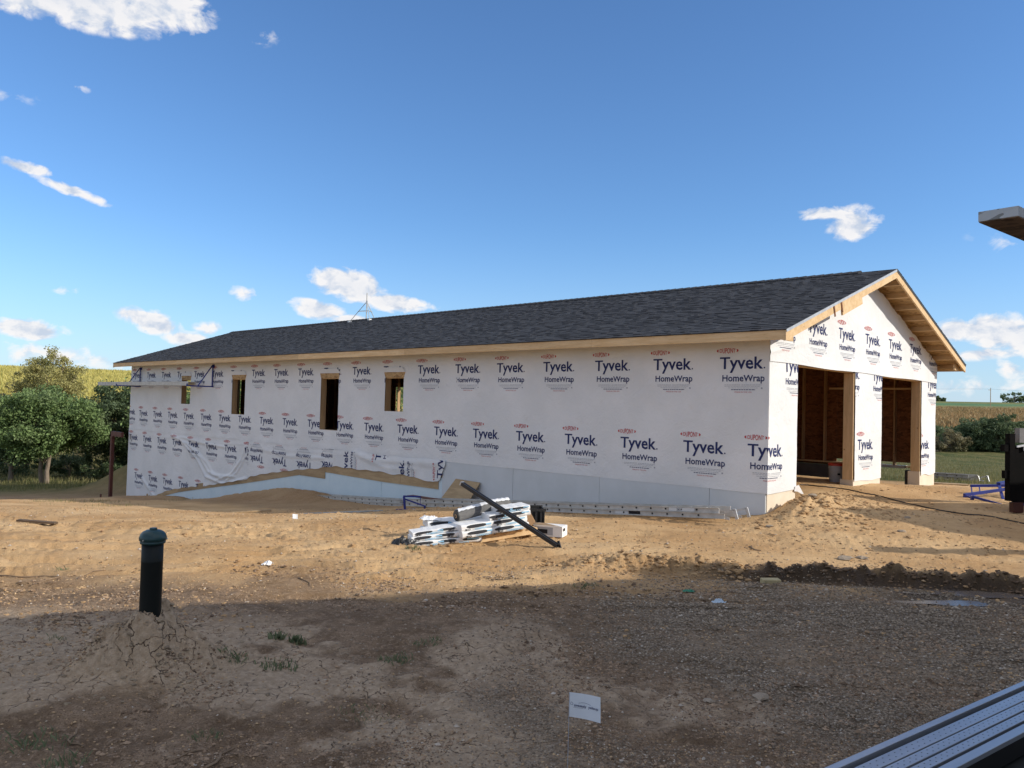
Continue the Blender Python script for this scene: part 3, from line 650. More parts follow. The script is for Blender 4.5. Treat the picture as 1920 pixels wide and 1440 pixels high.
def disp_front(u, z):
    u = np.asarray(u, float); z = np.asarray(z, float)
    d = .010*fbm(u*.7, z*.9, 3, 81)+.007*fbm(u*2.5, z*2.5, 3, 82)
    d = d + .010*np.exp(-((z+1.28+.02*np.sin(u*2))/.035)**2)*ss(8, 9, u) + .008*np.exp(-((z+1.46+.03*np.sin(u*1.3+1))/.03)**2)*ss(8, 9, u)
    for pts, w_, a_ in [([(23.6, -1.40), (22.3, -1.62), (21.2, -2.05), (20.5, -2.52), (19.6, -2.64)], .055, .045), ([(22.6, -1.62), (21.4, -2.15), (20.7, -2.7), (19.3, -2.86), (17.9, -2.55)], .05, .05),
                        ([(21.9, -1.72), (20.7, -2.2), (20.1, -2.6), (18.6, -2.55)], .04, .03), ([(17.95, -1.5), (18.2, -1.95), (18.9, -2.5), (19.8, -2.75)], .045, .045), ([(17.8, -1.7), (18.5, -2.4), (19.2, -2.72)], .035, .03),
                        ([(22.9, -1.42), (20.9, -1.56), (19.4, -1.60)], .05, .03), ([(26.2, -3.2), (25.4, -3.6), (25.0, -3.8)], .06, .04), ([(17.2, -1.5), (15.4, -1.66), (13.4, -1.6)], .05, .02), ([(11.9, -1.35), (11.0, -1.5), (9.4, -1.45), (8.4, -1.42)], .06, .03), ([(11.6, -1.45), (10.4, -1.68), (9.2, -1.6)], .05, .025),
                        ([(7.9, .62), (7.0, .35), (5.8, .25)], .03, .010), ([(5.8, 1.32), (5.2, 1.2), (4.2, 1.34)], .06, .022), ([(3.9, 1.3), (3.1, 1.17), (2.2, 1.3)], .06, .02)]:
        res = []
        for (p, q) in zip(pts[:-1], pts[1:]):
            px, pz = p; qx, qz = q; L2 = (qx-px)**2+(qz-pz)**2
            t = np.clip(((u-px)*(qx-px)+(z-pz)*(qz-pz))/L2, 0, 1); dd = np.hypot(u-px-t*(qx-px), z-pz-t*(qz-pz)); res.append(a_*np.exp(-(dd/w_)**2))
        d = d+np.max(res, 0)
    return d
def disp_gable(v, z):
    v = np.asarray(v, float); z = np.asarray(z, float)
    d = .014*fbm(v*1.1, z*.9, 3, 91)+.010*fbm(v*3.2, z*3.0, 3, 92)+.006*fbm(v*8, z*8, 2, 93)
    d = d+.012*np.exp(-((z-1.12-.18*(v-.3))/.04)**2)*ss(2.5, .5, v)
    return d
def sheet(face, a0, a1, bot, top, holes=(), off=.03, step=.08, name='house_wrap', label=None):
    """one sheet of wrap; bot/top are functions of the position along the wall"""
    xs = sorted(set(np.round(np.concatenate([np.linspace(a0, a1, max(2, int((a1-a0)/step))), [h for q in holes for h in q[:2]]]), 4)))
    xs = np.array(xs); bt = np.array([bot(x) for x in xs]); tp = np.array([top(x) for x in xs])
    if holes:
        zs = sorted(set(np.round(np.concatenate([np.linspace(bt.min(), tp.max(), int((tp.max()-bt.min())/step)+2), [h for q in holes for h in q[2:]]]), 4))); zs = np.array(zs)
        Z = np.clip(zs[:, None], bt[None, :], tp[None, :])
    else:
        n = max(3, int((tp-bt).max()/step)); t = np.linspace(0, 1, n)[:, None]; Z = bt[None, :]*(1-t)+tp[None, :]*t; zs = None
    X = np.broadcast_to(xs[None, :], Z.shape)
    D = (disp_front if face == 'front' else disp_gable)(X, Z)
    o_ = -(off+np.maximum(D, -.008))
    V = np.stack([o_, X, Z], -1) if face == 'front' else np.stack([X, o_, Z], -1)
    nr, nc = Z.shape; F = []
    for i in range(nr-1):
        for j in range(nc-1):
            cx = (xs[j]+xs[j+1])/2; cz = (Z[i, j]+Z[i+1, j+1])/2
            if any(h[0] < cx < h[1] and h[2] < cz < h[3] for h in holes): continue
            if abs(Z[i+1, j]-Z[i, j]) < 1e-5 and abs(Z[i+1, j+1]-Z[i, j+1]) < 1e-5: continue
            a = i*nc+j; q = (a, a+nc, a+nc+1, a+1)
            F.append(q if face == 'front' else q[::-1])
    o = from_arrays(name, V.reshape(-1, 3), F, [WRAP], bld, smooth=True)
    if label: o['label'] = label
    def covered(x, z):
        if x < a0 or x > a1: return False
        if z < bot(x) or z > top(x): return False
        return not any(h[0] < x < h[1] and h[2] < z < h[3] for h in holes)
    return o, dict(face=face, a0=a0, a1=a1, bot=bot, top=top, holes=holes, off=off, cov=covered)
def put_logo(sh, ac, zc, rot=0, jog=None):
    """rot in quarter turns, anti-clockwise as seen from outside"""
    o, d = sh; v = LV.copy(); v = v-np.array([0, 0])
    for _ in range(rot): v = np.stack([-v[:, 1], v[:, 0]], 1)
    sgn = -1 if d['face'] == 'front' else 1
    A = ac+sgn*v[:, 0]; Z = zc+v[:, 1]
    if A.max() < d['a0'] or A.min() > d['a1']: return
    bm = bmesh.new(); bv = [bm.verts.new((a, z, 0)) for a, z in zip(A, Z)]
    for q, mi in zip(LF, LM):
        try: f_ = bm.faces.new([bv[i] for i in q]); f_.material_index = mi
        except ValueError: pass
    def cut(px, pz, nx, nz): bmesh.ops.bisect_plane(bm, geom=bm.verts[:]+bm.edges[:]+bm.faces[:], plane_co=(px, pz, 0), plane_no=(nx, nz, 0), dist=1e-5)
    for x in (d['a0'], d['a1']):
        if A.min() < x < A.max(): cut(x, 0, 1, 0)
    for fn in (d['bot'], d['top']):
        za, zb = fn(A.min()), fn(A.max()); zc_ = fn((A.min()+A.max())/2)
        if min(za, zb, zc_) < Z.max() and max(za, zb, zc_) > Z.min():
            for xx in np.linspace(A.min(), A.max(), 4)[1:-1]: cut(xx, 0, 1, 0)
            for q0, q1 in zip(np.linspace(A.min(), A.max(), 4)[:-1], np.linspace(A.min(), A.max(), 4)[1:]):
                s_ = (fn(q1)-fn(q0))/(q1-q0); cut(q0, fn(q0), -s_, 1)
    for h in d['holes']:
        if h[0] < A.max() and h[1] > A.min() and h[2] < Z.max() and h[3] > Z.min():
            cut(h[0], 0, 1, 0); cut(h[1], 0, 1, 0); cut(0, h[2], 0, 1); cut(0, h[3], 0, 1)
    dead = [f_ for f_ in bm.faces if not d['cov'](*(f_.calc_center_median()[:2]))]
    bmesh.ops.delete(bm, geom=dead, context='FACES')
    if not bm.faces: bm.free(); return
    bmesh.ops.triangulate(bm, faces=bm.faces[:])
    lg = [e for e in bm.edges if e.calc_length() > .1]
    a_ = np.array([p.co.x for p in bm.verts]); z_ = np.array([p.co.y for p in bm.verts])
    D = (disp_front if d['face'] == 'front' else disp_gable)(a_, z_); off = -(d['off']+np.maximum(D, -.008)+.0045)
    for p, a, z, q in zip(bm.verts, a_, z_, off): p.co = (q, a, z) if d['face'] == 'front' else (a, q, z)
    me = bpy.data.meshes.new('printed_logo'); bm.to_mesh(me); bm.free()
    for m_ in (NAVY, REDP, GREYP): me.materials.append(m_)
    lo = bpy.data.objects.new('printed_logo', me); C.objects.link(lo); lo.parent = o
H_ = [(a, b, z0, z1+.13) for (a, b, z0, z1) in WIN]
seam = lambda u: -1.365+.012*math.sin(u*1.7)+.008*math.sin(u*5.1)
shA = sheet('front', -.036, LN, lambda u: seam(u) if u > 8.2 else ZB-.004*math.sin(u*3), lambda u: 1.47, H_, .030)
for k in range(20):
    put_logo(shA, .475+1.405*k-(.0 if k < 10 else .005*(k-9)), .865)
for u_ in (-.09, 1.19, 2.61, 4.04, 5.44, 6.83, 8.21, 9.66, 11.1, 12.45, 13.9, 15.31, 16.71, 18.11, 19.49, 20.87, 22.26, 23.62, 24.98, 26.34): put_logo(shA, u_, -.645)
put_logo(shA, 27.6, -.62)
# lower sheets, left to right
wb = [(27.76, -4.28), (27.3, -4.2), (26.35, -3.98), (25.9, -3.86), (25.09, -3.84), (24.7, -3.72), (24.04, -3.53), (23.42, -3.40), (22.3, -3.22), (20.74, -3.03), (19.3, -2.80), (17.84, -2.57), (17.6, -2.46), (16.6, -2.28), (15.73, -2.16), (14.7, -2.02), (13.65, -1.91), (13.3, -1.84), (12.76, -1.79), (11.8, -1.80), (10.79, -1.78), (10.1, -1.82), (9.75, -1.78), (9.2, -1.84), (8.6, -1.88), (8.37, -1.84), (8.28, -1.62), (8.16, -1.40)]
wbot = lambda u: itp(wb, u)+.012*math.sin(u*9)
tops = lambda u: seam(u)+.07
shB = sheet('front', 17.55, LN, wbot, tops, (), .040, .055)
for u_ in (27.21, 25.84, 24.47, 23.11, 21.74, 20.35, 18.98): put_logo(shB, u_, -1.645)
put_logo(shB, 17.6, -1.64)
for u_ in (26.54, 25.16, 23.81, 22.44, 21.05): put_logo(shB, u_, -3.145)
shC = sheet('front', 12.75, 17.75, wbot, lambda u: tops(u)-.02, (), .048, .06)
for u_ in (17.22, 15.83, 14.44, 13.11): put_logo(shC, u_, -1.86 if u_ > 14 else -1.78, 2)
shD = sheet('front', 8.17, 12.95, wbot, lambda u: tops(u)-.04, (), .056, .06)
for u_, z_ in ((12.28, -1.72), (10.79, -1.06), (9.80, -1.86), (8.33, -1.34)): put_logo(shD, u_, z_, 1 if u_ in (12.28, 9.80) else 1)
# gable sheets
shE = sheet('gable', -.034, W+.03, lambda v: ZH+.015+.010*math.sin(v*1.9), lambda v: ROOFZ(min(max(v, 0), W))-.175+.02*math.sin(v*6)+.012*math.sin(v*17), (), .046, .07)
for k in range(-1, 6): put_logo(shE, 1.91+1.40*k, 1.62)
fl = lambda v: ZB+.02+.012*math.sin(v*5)
shF = sheet('gable', -.036, 1.10, lambda v: ZB-.01+.03*v, lambda v: ZH+.03, (), .030, .06)
put_logo(shF, .09, -.645); put_logo(shF, .98, .84)
shG = sheet('gable', 3.835, 5.345, fl, lambda v: ZH+.03, (), .030, .06)
put_logo(shG, 4.42, -.60); put_logo(shG, 3.62, .86); put_logo(shG, 5.20, .86)
shH = sheet('gable', 8.055, W+.02, lambda v: ZB-.03+.02*math.sin(v*7), lambda v: ZH+.03, (), .030, .06)
put_logo(shH, 8.90, .84); put_logo(shH, 8.23, -.665)
bp('loose_wrap_corner', MB().add([(1.02, -.05, ZB+.08), (1.12, -.07, ZB+.10), (1.30, -.10, ZB-.10), (1.10, -.06, ZB-.02), (1.0, -.04, ZB-.01)], [(0, 1, 2, 3, 4)]), WRAP)
# --- roof
roof = empty('roof', (0, 0, 0)); roof.parent = bld
RB, RE = -OG, LN+OG; SL = 5.404; cs, sn = .94868, .316228
def rp(s, u, h, side=1):                               # a point s up the slope, h above the deck
    v = -OE+s*cs-h*sn; z = 1.38+s*sn+h*cs
    return (v if side > 0 else W-v, u, z)
for side in (1, -1):
    for k, (a, b) in enumerate([(RB+2.44*i, min(RB+2.44*(i+1), RE)) for i in range(12)]):
        m_ = MB(); vs = [rp(s, u, h, side) for h in (-.013, -.001) for u in (a+.001, b-.001) for s in (0.0, SL)]
        m_.add(vs, [(0, 2, 3, 1), (4, 5, 7, 6), (0, 1, 5, 4), (2, 6, 7, 3), (0, 4, 6, 2), (1, 3, 7, 5)]); bp('roof_deck', m_, OSBM, roof)
def shingles(side, wmin, wmax, seed):
    rg = np.random.default_rng(seed); V = []; F = []; nco = 38; ex = SL/nco
    for c in range(nco):
        s0 = c*ex-(.02 if c == 0 else 0); u = RB-.012
        while u < RE+.012:
            w_ = rg.uniform(wmin, wmax); u1 = min(u+w_, RE+.012); t = rg.choice([.006, .008, .012, .016]); dr = rg.uniform(-.003, .006)
            b = len(V); s1 = min(s0+ex+.006, SL+.01)
            V += [rp(s0-dr, u, t, side), rp(s0-dr, u1, t, side), rp(s1, u1, .003, side), rp(s1, u, .003, side), rp(s0-dr, u, .0, side), rp(s0-dr, u1, .0, side), rp(s1, u1, .0, side), rp(s1, u, .0, side)]
            F += [(b, b+1, b+2, b+3), (b+4, b+5, b+1, b), (b+5, b+6, b+2, b+1), (b+7, b+4, b, b+3)]
            u = u1
    o = from_arrays('shingle_courses', V, F, [SHING], roof); o['kind'] = 'stuff'
shingles(1, .07, .20, 5); shingles(-1, .35, .9, 6)
m_ = MB(); u = RB+.75
while u < RE-.05:
    for side in (1, -1):
        a_ = [rp(SL-.16, u-.02, .026, side), rp(SL-.16, u+.20, .016, side), rp(SL+.004, u+.20, .030, side), rp(SL+.004, u-.02, .042, side), rp(SL-.16, u-.02, .0, side), rp(SL+.004, u-.02, .0, side)]
        m_.add(a_, [(0, 1, 2, 3), (4, 0, 3, 5)])
    u += .20
o = bp('ridge_caps', m_, SHING, roof); o['kind'] = 'stuff'
# fascia along the eaves (butt-jointed), rakes, drip edges
for x0, x1 in ((-OE+.0, -OE+.036), (W+OE-.036, W+OE)):
    for a, b in ((RB+.038, 3.4), (3.404, 9.25), (9.254, 14.1), (14.104, 20.0), (20.004, RE-.038)):
        bp('fascia_board', MB().box(x0, x1, a, b, 1.214, 1.366), LUMBER, roof)
    bp('drip_edge', MB().box(min(x0, x1)-.012 if x0 < 0 else x0-.004, x1+.004 if x0 < 0 else x1+.012, RB-.006, RE+.006, 1.3665, 1.3795), DARK, roof)
for side in (1, -1):
    for (ua, ub) in ((RB, RB+.037), (RE-.037, RE)):
        m_ = MB(); vs = [rp(s, u, h, side) for h in (-.178, -.0145) for u in (ua, ub) for s in (-.002 if h > -.1 else -.06, SL-(.055 if h < -.1 else .0))]
        m_.add(vs, [(0, 2, 3, 1), (4, 5, 7, 6), (0, 1, 5, 4), (2, 6, 7, 3), (0, 4, 6, 2), (1, 3, 7, 5)]); bp('rake_board', m_, LUMBER, roof)
    m_ = MB(); vs = [rp(s, u, h, side) for h in (-.05, .004) for u in (RB-.008, RB-.001) for s in (0, SL-.01)]
    m_.add(vs, [(0, 2, 3, 1), (4, 5, 7, 6), (0, 1, 5, 4), (2, 6, 7, 3), (0, 4, 6, 2), (1, 3, 7, 5)]); bp('drip_edge', m_, GALV if side > 0 else DARK, roof)
    for s in np.arange(.06, SL-.15, .605):
        m_ = MB(); vs = [rp(s+q, u, h, side) for h in (-.135, -.014) for u in (RB+.038, -.002) for q in (0, .038)]
        m_.add(vs, [(0, 2, 3, 1), (4, 5, 7, 6), (0, 1, 5, 4), (2, 6, 7, 3), (0, 4, 6, 2), (1, 3, 7, 5)]); bp('lookout', m_, LUMBER, roof)
    # sub-rake nailer against the wrap
    m_ = MB(); vs = [rp(s, u, h, side) for h in (-.14, -.0145) for u in (-.0385, -.0025) for s in (.62, SL-.05)]
# rafter tails under the front eave
for u_ in np.arange(.1, LN, .61):
    bp('rafter_tail', MB().add([(-OE+.037, u_-.019, 1.23), (-.03, u_-.019, 1.42), (-.03, u_-.019, 1.52), (-OE+.037, u_-.019, 1.362), (-OE+.037, u_+.019, 1.23), (-.03, u_+.019, 1.42), (-.03, u_+.019, 1.52), (-OE+.037, u_+.019, 1.362)],
        [(0, 1, 2, 3), (7, 6, 5, 4), (0, 4, 5, 1), (1, 5, 6, 2), (2, 6, 7, 3), (3, 7, 4, 0)]), LUMBER, roof)
for v0, v1 in ((-OE+.037, -.04), (W+.04, W+OE-.037)): bp('eave_return', MB().box(v0, v1, -.45, -.41, 1.225, 1.36), LUMBER, roof)
# extra nailer and blocks under the near half of the left rake
m_ = MB(); vs = [rp(s, u, h) for h in (-.30, -.179) for u in (RB+.002, RB+.034) for s in (2.35, 3.35)]
m_.add(vs, [(0, 2, 3, 1), (4, 5, 7, 6), (0, 1, 5, 4), (2, 6, 7, 3), (0, 4, 6, 2), (1, 3, 7, 5)]); bp('rake_splice_board', m_, LUMBER, roof)
for s in (1.95, 2.30):
    m_ = MB(); vs = [rp(q, u, h) for h in (-.24, -.05) for u in (RB-.012, RB-.001) for q in (s, s+.05)]
    m_.add(vs, [(0, 2, 3, 1), (4, 5, 7, 6), (0, 1, 5, 4), (2, 6, 7, 3), (0, 4, 6, 2), (1, 3, 7, 5)]); bp('rake_block', m_, OSBD, roof)
# red steel frame at the far corner
sf = empty('steel_porch_frame', tuple(wpt(-.35, 28.62, -4.5)), TH, 'red-brown steel post and beam beside the left end of the building', 'steel frame')
MB().box(-.06, .06, -.07, .07, -.15, 2.86).build('post', STEELRED, sf)
MB().box(-.05, .05, -1.05, .07, 2.862, 3.06).build('beam', STEELRED, sf)
MB().box(-.12, .12, -.12, .12, -.02, .03).build('base_plate', STEELRED, sf)
MB().bar((-.25, .35, -.1), (-.25, .35, .45), .1, .04).build('stake', STEELRED, sf)
# antenna tripod on the ridge
at = empty('roof_tripod_mast', tuple(wpt(W/2, 18.0, 3.09)), TH, 'thin grey mast on a tripod straddling the roof ridge against the cloud', 'antenna mast')
MB().tube((0, 0, -.0), (0, 0, .98), .017, 8).build('mast', ALUDULL, at)
for (dx, dy) in ((-.30, .62), (-.25, -.55), (.5, .0)):
    MB().tube((dx, dy, -abs(dx)/3+.02), (0, 0, .66), .012, 6).build('leg', ALUDULL, at)
    MB().box(dx-.05, dx+.05, dy-.06, dy+.06, -abs(dx)/3-.005, -abs(dx)/3+.05).build('foot_pad', GALV, at)
MB().bar((-.16, .32, .31), (-.13, -.29, .31), .014, .014).bar((-.13, -.29, .31), (.26, 0, .31), .014, .014).bar((-.16, .32, .31), (.26, 0, .31), .014, .014).build('brace', ALUDULL, at)
MB().tube((0, 0, .60), (0, 0, .70), .035, 8).build('collar', GALV, at)
# ================================================================== NEIGHBOURING HOUSE (beside and behind the camera; its shadow falls across the yard)
SIDING = simple('neighbour_siding', (.52, .50, .46), .8, 0, (.45, .43, .40), 3)
def neighbour():
    KH = 3.6; E_ = np.array([7.46, 7.16])+KH*np.array([.966, -.259]); D1 = -VV[:2]; D2 = -UU[:2]
    h = empty('neighbour_house', (E_[0], E_[1], 0), 0, 'neighbouring gabled house just outside the frame whose shadow crosses the yard', 'house')
    zE = 1.2+H0+KH*.488; n = 5.1; rise = n/3
    p = lambda a, b: np.array([a*D1[0]+b*D2[0], a*D1[1]+b*D2[1]])
    m_ = MB()
    for (a0, a1, z0, z1) in ((0, n, zE, zE+rise), (n, 2*n, zE+rise, zE)):
        q = [(*p(a0, 0), z0), (*p(a1, 0), z1), (*p(a1, 13), z1), (*p(a0, 13), z0)]; q2 = [(x, y, z-.16) for x, y, z in q]
        m_.add(q+q2, [(0, 1, 2, 3), (7, 6, 5, 4), (0, 4, 5, 1), (1, 5, 6, 2), (2, 6, 7, 3), (3, 7, 4, 0)])
    m_.build('roof', SHING, h)
    m_ = MB(); o_ = .35; g = [(*p(o_, o_), -.3), (*p(2*n-o_, o_), -.3), (*p(2*n-o_, o_), zE-.10), (*p(n, o_), zE+rise-.17), (*p(o_, o_), zE-.10)]; g2 = [(x+D2[0]*12, y+D2[1]*12, z) for x, y, z in g]
    m_.add(g+g2, [(0, 1, 2, 3, 4), (9, 8, 7, 6, 5)]+[(i, (i+1) % 5, (i+1) % 5+5, i+5) for i in range(5)]); m_.build('wall', SIDING, h)
    m_ = MB().box(.3, 5.4, -4.5, .30, -.3, zE-.06); m_.build('added_wing_wall', SIDING, h)  # unseen wing added so that its shadow covers the rut
    m_ = MB().box(-.02, 5.8, -4.7, .46, zE-.16, zE); m_.build('added_wing_roof', SHING, h)
    # unseen lean-to shed, added to cast the pointed shadow at right
    A = np.array([13.75, 11.25]); s2 = empty('unseen_shadow_shed', (A[0], A[1], 0), 0, 'unseen lean-to shed added outside the frame on the right to cast the pointed shadow', 'shed')
    q = lambda a, b: np.array([a*VV[0]-b*UU[0], a*VV[1]-b*UU[1]]); z0, z1 = 2.6+H0, 2.6+H0-1.5
    r4 = [(*q(0, 0), z0), (*q(4.5, 0), z1), (*q(4.5, 7), z1), (*q(0, 7), z0)]; r8 = [(x, y, z-.15) for x, y, z in r4]
    MB().add(r4+r8, [(0, 1, 2, 3), (7, 6, 5, 4), (0, 4, 5, 1), (1, 5, 6, 2), (2, 6, 7, 3), (3, 7, 4, 0)]).build('roof', SHING, s2)
    b4 = [(*q(.15, .2), -.3), (*q(4.2, .2), -.3), (*q(4.2, 6.8), -.3), (*q(.15, 6.8), -.3)]; t4 = [(*q(.15, .2), z0-.21), (*q(4.2, .2), z1-.06), (*q(4.2, 6.8), z1-.06), (*q(.15, 6.8), z0-.21)]
    MB().add(b4+t4, [(3, 2, 1, 0), (4, 5, 6, 7), (0, 1, 5, 4), (1, 2, 6, 5), (2, 3, 7, 6), (3, 0, 4, 7)]).build('wall', SIDING, s2)
    # plank on trestles whose thin shadow crosses the dirt
    t = empty('scaffold_trestle', (9.5, 9.55, 0), 0, 'plank on two trestles outside the frame on the right', 'scaffold')
    MB().box(0, 5, -.14, .14, 2.33, 2.38).build('plank', GREYWOOD, t)
    for x in (2.6, 4.6): MB().bar((x, 0, -.1), (x, 0, 2.33), .09, .09).build('leg', LUMBER_V, t)
neighbour()
# ================================================================== LADDERS, BRACKETS, PLANKS
def ground_at(p): return Gz(p[0], p[1])
def ladder(name, p0, p1, label, group=None, wd=.40, base_lift=.0, sticker=False, feet=True, nr_max=99):
    """two-section extension ladder lying flat; p0,p1 = world ends of the near rail's foot line"""
    p0 = np.array(p0, float); p1 = np.array(p1, float); d = p1-p0; Ln = np.linalg.norm(d)
    rz = math.atan2(d[1], d[0]); pitch = math.atan2(d[2], math.hypot(d[0], d[1]))
    e = empty(name, tuple(p0), rz, label, 'ladder', group); e.rotation_euler = (0, -pitch, rz)
    for sec, (z, y0, y1, x0, x1) in enumerate(((0, 0, wd, 0, Ln), (.088, .012, wd-.012, .12, Ln-.10))):
        for y in (y0, y1):
            m_ = MB(); m_.box(x0, x1, y-.004, y+.004, z, z+.084); s_ = 1 if y == y0 else -1
            m_.box(x0, x1, min(y, y-s_*.022), max(y, y-s_*.022), z, z+.006); m_.box(x0, x1, min(y, y-s_*.022), max(y, y-s_*.022), z+.078, z+.084)
            m_.build('rail', ALUDULL, e)
        n = int((x1-x0-.2)/.305)
        for k in range(min(n, nr_max)):
            x = x0+.15+.305*k+(.15 if sec else 0)
            if x > x1-.05: continue
            r_ = MB(); r_.tube((x, y0-.001, z+.045), (x, y1+.001, z+.045), .016, 6); r_.tube((x, y0-.014, z+.045), (x, y0-.004, z+.045), .017, 6, mi=1); r_.tube((x, y1+.004, z+.045), (x, y1+.014, z+.045), .017, 6, mi=1)
            r_.build('rung', [ALUDULL, DARK], e)
    if feet:
        for y in (0, wd):
            MB().bar((Ln, y, .10), (Ln+.18, y, .15), .02, .03).bar((Ln+.18, y, .16), (Ln+.22, y, .0), .02, .05).bar((Ln+.02, y-.02, .02), (Ln+.10, y-.02, -.0), .02, .04).build('foot', GALV, e)
    if sticker:
        MB().box(Ln-1.05, Ln-.55, -.0055, -.0045, .10, .16).build('sticker', FOAMW, e)
        v, f = textmesh('2624', .01); v = v*.055; v[:, 0] += Ln-.90; v[:, 1] += .112
        from_arrays('sticker_number', np.stack([v[:, 0], np.full(len(v), -.007), v[:, 1]], 1), f, [BLKP], e)
        MB().box(Ln-1.9, Ln-1.65, -.0055, -.0045, .02, .075).build('sticker', BLKP, e); MB().box(Ln-2.2, Ln-1.92, -.0055, -.0045, .02, .075).build('sticker', FOAMW, e)
    return e
def wl(v, u, lift=.0): p = wpt(v, u, 0); return np.array([p[0], p[1], Gz(p[0], p[1])+lift])
a = wl(-1.0, 8.45); b = wl(-1.0, .22); a[2] = H0-2.375; b[2] = H0-1.725
ladder('extension_ladder', a, b, 'long dull aluminium extension ladder on the dirt along the right half of the wall', sticker=True)
a = wl(-.62, 16.6); b = wl(-.62, 9.05); a[2] = H0-2.965; b[2] = H0-2.50
ladder('extension_ladder', a, b, 'darker extension ladder lying against the light blue foam left of the blue bracket', feet=False)
a = at_y((1700, 911), 24.5); b = at_y((1822, 913), 22.6)
a[2] = Gz(a[0], a[1])+.02; b[2] = Gz(b[0], b[1])+.02
ladder('extension_ladder', a, b, 'short worn ladder lying at the edge of the grass right of the building')
# brick-red plank on the near ladder end
t = empty('red_plank', tuple(wpt(-.8, 8.0, -2.13)), TH+math.pi/2, 'thin reddish plank lying on the left end of the long ladder', 'plank')
MB().box(-.7, .55, -.09, .09, -.035, -.012).build('board', STEELRED, t)
def wall_bracket(name, loc, rz, label, group, hang=.82, arm=.92):
    e = empty(name, loc, rz, label, 'scaffold bracket', group)      # local +x points away from the wall
    MB().box(.0, .035, -.02, .02, -.02, hang).build('upright', BLUE, e)
    MB().box(-.02, arm, -.022, .022, -.045, -.005).build('arm', BLUE, e)
    MB().bar((.035, 0, hang-.03), (.52, 0, -.01), .03, .03, up=(0, 1, 0)).build('brace', BLUE, e)
    MB().box(arm-.03, arm, -.02, .02, -.005, .05).build('end_stop', BLUE, e)
    MB().box(-.035, .0, -.05, .05, hang-.10, hang).build('wall_plate', BLUE, e)
    return e
rzb = TH+math.pi    # pointing along -V
wall_bracket('wall_bracket', tuple(wpt(-.06, 26.72, .46)), rzb, 'blue steel bracket hung under the eave nearest the far left corner', 'blue brackets holding the plank', .74)
wall_bracket('wall_bracket', tuple(wpt(-.06, 20.42, .46)), rzb, 'blue steel bracket hung under the eave right of the smallest opening', 'blue brackets holding the plank', .74)
pk = empty('scaffold_plank', tuple(wpt(-.45, 21.2, .50)), TH+math.pi/2, 'long grey aluminium plank laid across two blue brackets high on the left of the wall', 'scaffold plank')
MB().box(0, 8.6, -.13, .13, .07, .085).build('deck', ALUDULL, pk)
for y in (-.14, .14): MB().box(-.02, 8.62, y-.012, y+.012, -.045, .10).build('side_rail', ALUDULL, pk)
MB().box(3.3, 3.9, -.155, -.14, -.04, .0).build('clamp', BLUE, pk)
# blue bracket on the ground
gb = empty('wall_bracket', tuple(wpt(-1.55, 8.55, -2.37)), TH+math.pi/2+.5, 'blue bracket standing on the dirt in front of the light blue foam', 'scaffold bracket'); tag(gb, cat='scaffold bracket')
gb.location = tuple(at_y((760, 940), 17.6)); gb.scale = (.85, .85, .85); gb.location[2] = Gz(gb.location[0], gb.location[1]); gb.rotation_euler = (0, 0, -.15)
MB().bar((0, 0, -.02), (-.04, 0, .34), .05, .05).build('upright', BLUE, gb)
MB().bar((-.06, 0, .345), (.38, .1, .34), .04, .04).build('arm', BLUE, gb)
MB().bar((-.03, 0, .28), (.50, .1, .10), .035, .035).build('brace', BLUE, gb)
MB().bar((.37, .1, .34), (.37, .1, .13), .015, .015).build('strut', BLUE, gb)
MB().bar((-.22, -.1, .01), (.25, .1, .02), .03, .02).bar((.50, .1, .12), (.48, .12, 0), .04, .03).build('foot', BLUE, gb)
# sheathing board leaning on the foam
lb = empty('leaning_board', tuple(wpt(-.35, 7.42, -2.25)), TH, 'weathered square of plywood leaning on the foam by the black pole', 'plywood sheet')
m_ = MB(); q = [(-.02, .55, 0), (-.03, -.42, .02), (.30, -.48, .50), (.31, .36, .52)]; q2 = [(x-.018, y, z) for x, y, z in q]
m_.add(q+q2, [(0, 1, 2, 3), (7, 6, 5, 4), (0, 4, 5, 1), (1, 5, 6, 2), (2, 6, 7, 3), (3, 7, 4, 0)]).build('sheet', TREATED, lb)
# scrap boards on the ground
def scrap(px, y, ln, w_, t_, rz, label, mat, tilt=0):
    p = at_y(px, y); z = Gz(p[0], p[1]); o = MB().box(-ln/2, ln/2, -w_/2, w_/2, 0, t_).build('scrap_board', mat, loc=(p[0], p[1], z+.012), bevel=.003)
    o.rotation_euler = (0, tilt, rz); tag(o, label, 'board'); return o
scrap((70, 966), 12.2, .62, .09, .03, -.10, 'short dark board lying alone on the sunlit dirt at far left', LUMBER_D, .03)
scrap((466, 938), 17.0, .95, .10, .035, .35, 'pale stick of lumber in the shade before the dirt heap', TREATED, -.05)
scrap((268, 936), 30.5, 1.6, .35, .03, .1, 'flat board lying by the foot of the red steel post', TREATED)
scrap((1760, 911), 20.5, 1.3, .30, .03, -.35, 'flat pale board lying by the right pier of the garage', TREATED)
scrap((640, 942), 16.6, 1.8, .07, .03, .5, 'thin batten lying beside the darker ladder', GREYWOOD)
o = MB().box(-.10, .10, -.05, .05, 0, .06).build('tan_block', simple('tan_brick', (.50, .42, .24), .9, 0, (.40, .33, .18), 9, bump=.3), loc=(2.86, 8.72, Gz(2.86, 8.72)-.008), bevel=.006); tag(o, 'small tan block at the near lip of the muddy rut', 'block'); o.rotation_euler = (.05, 0, .1)
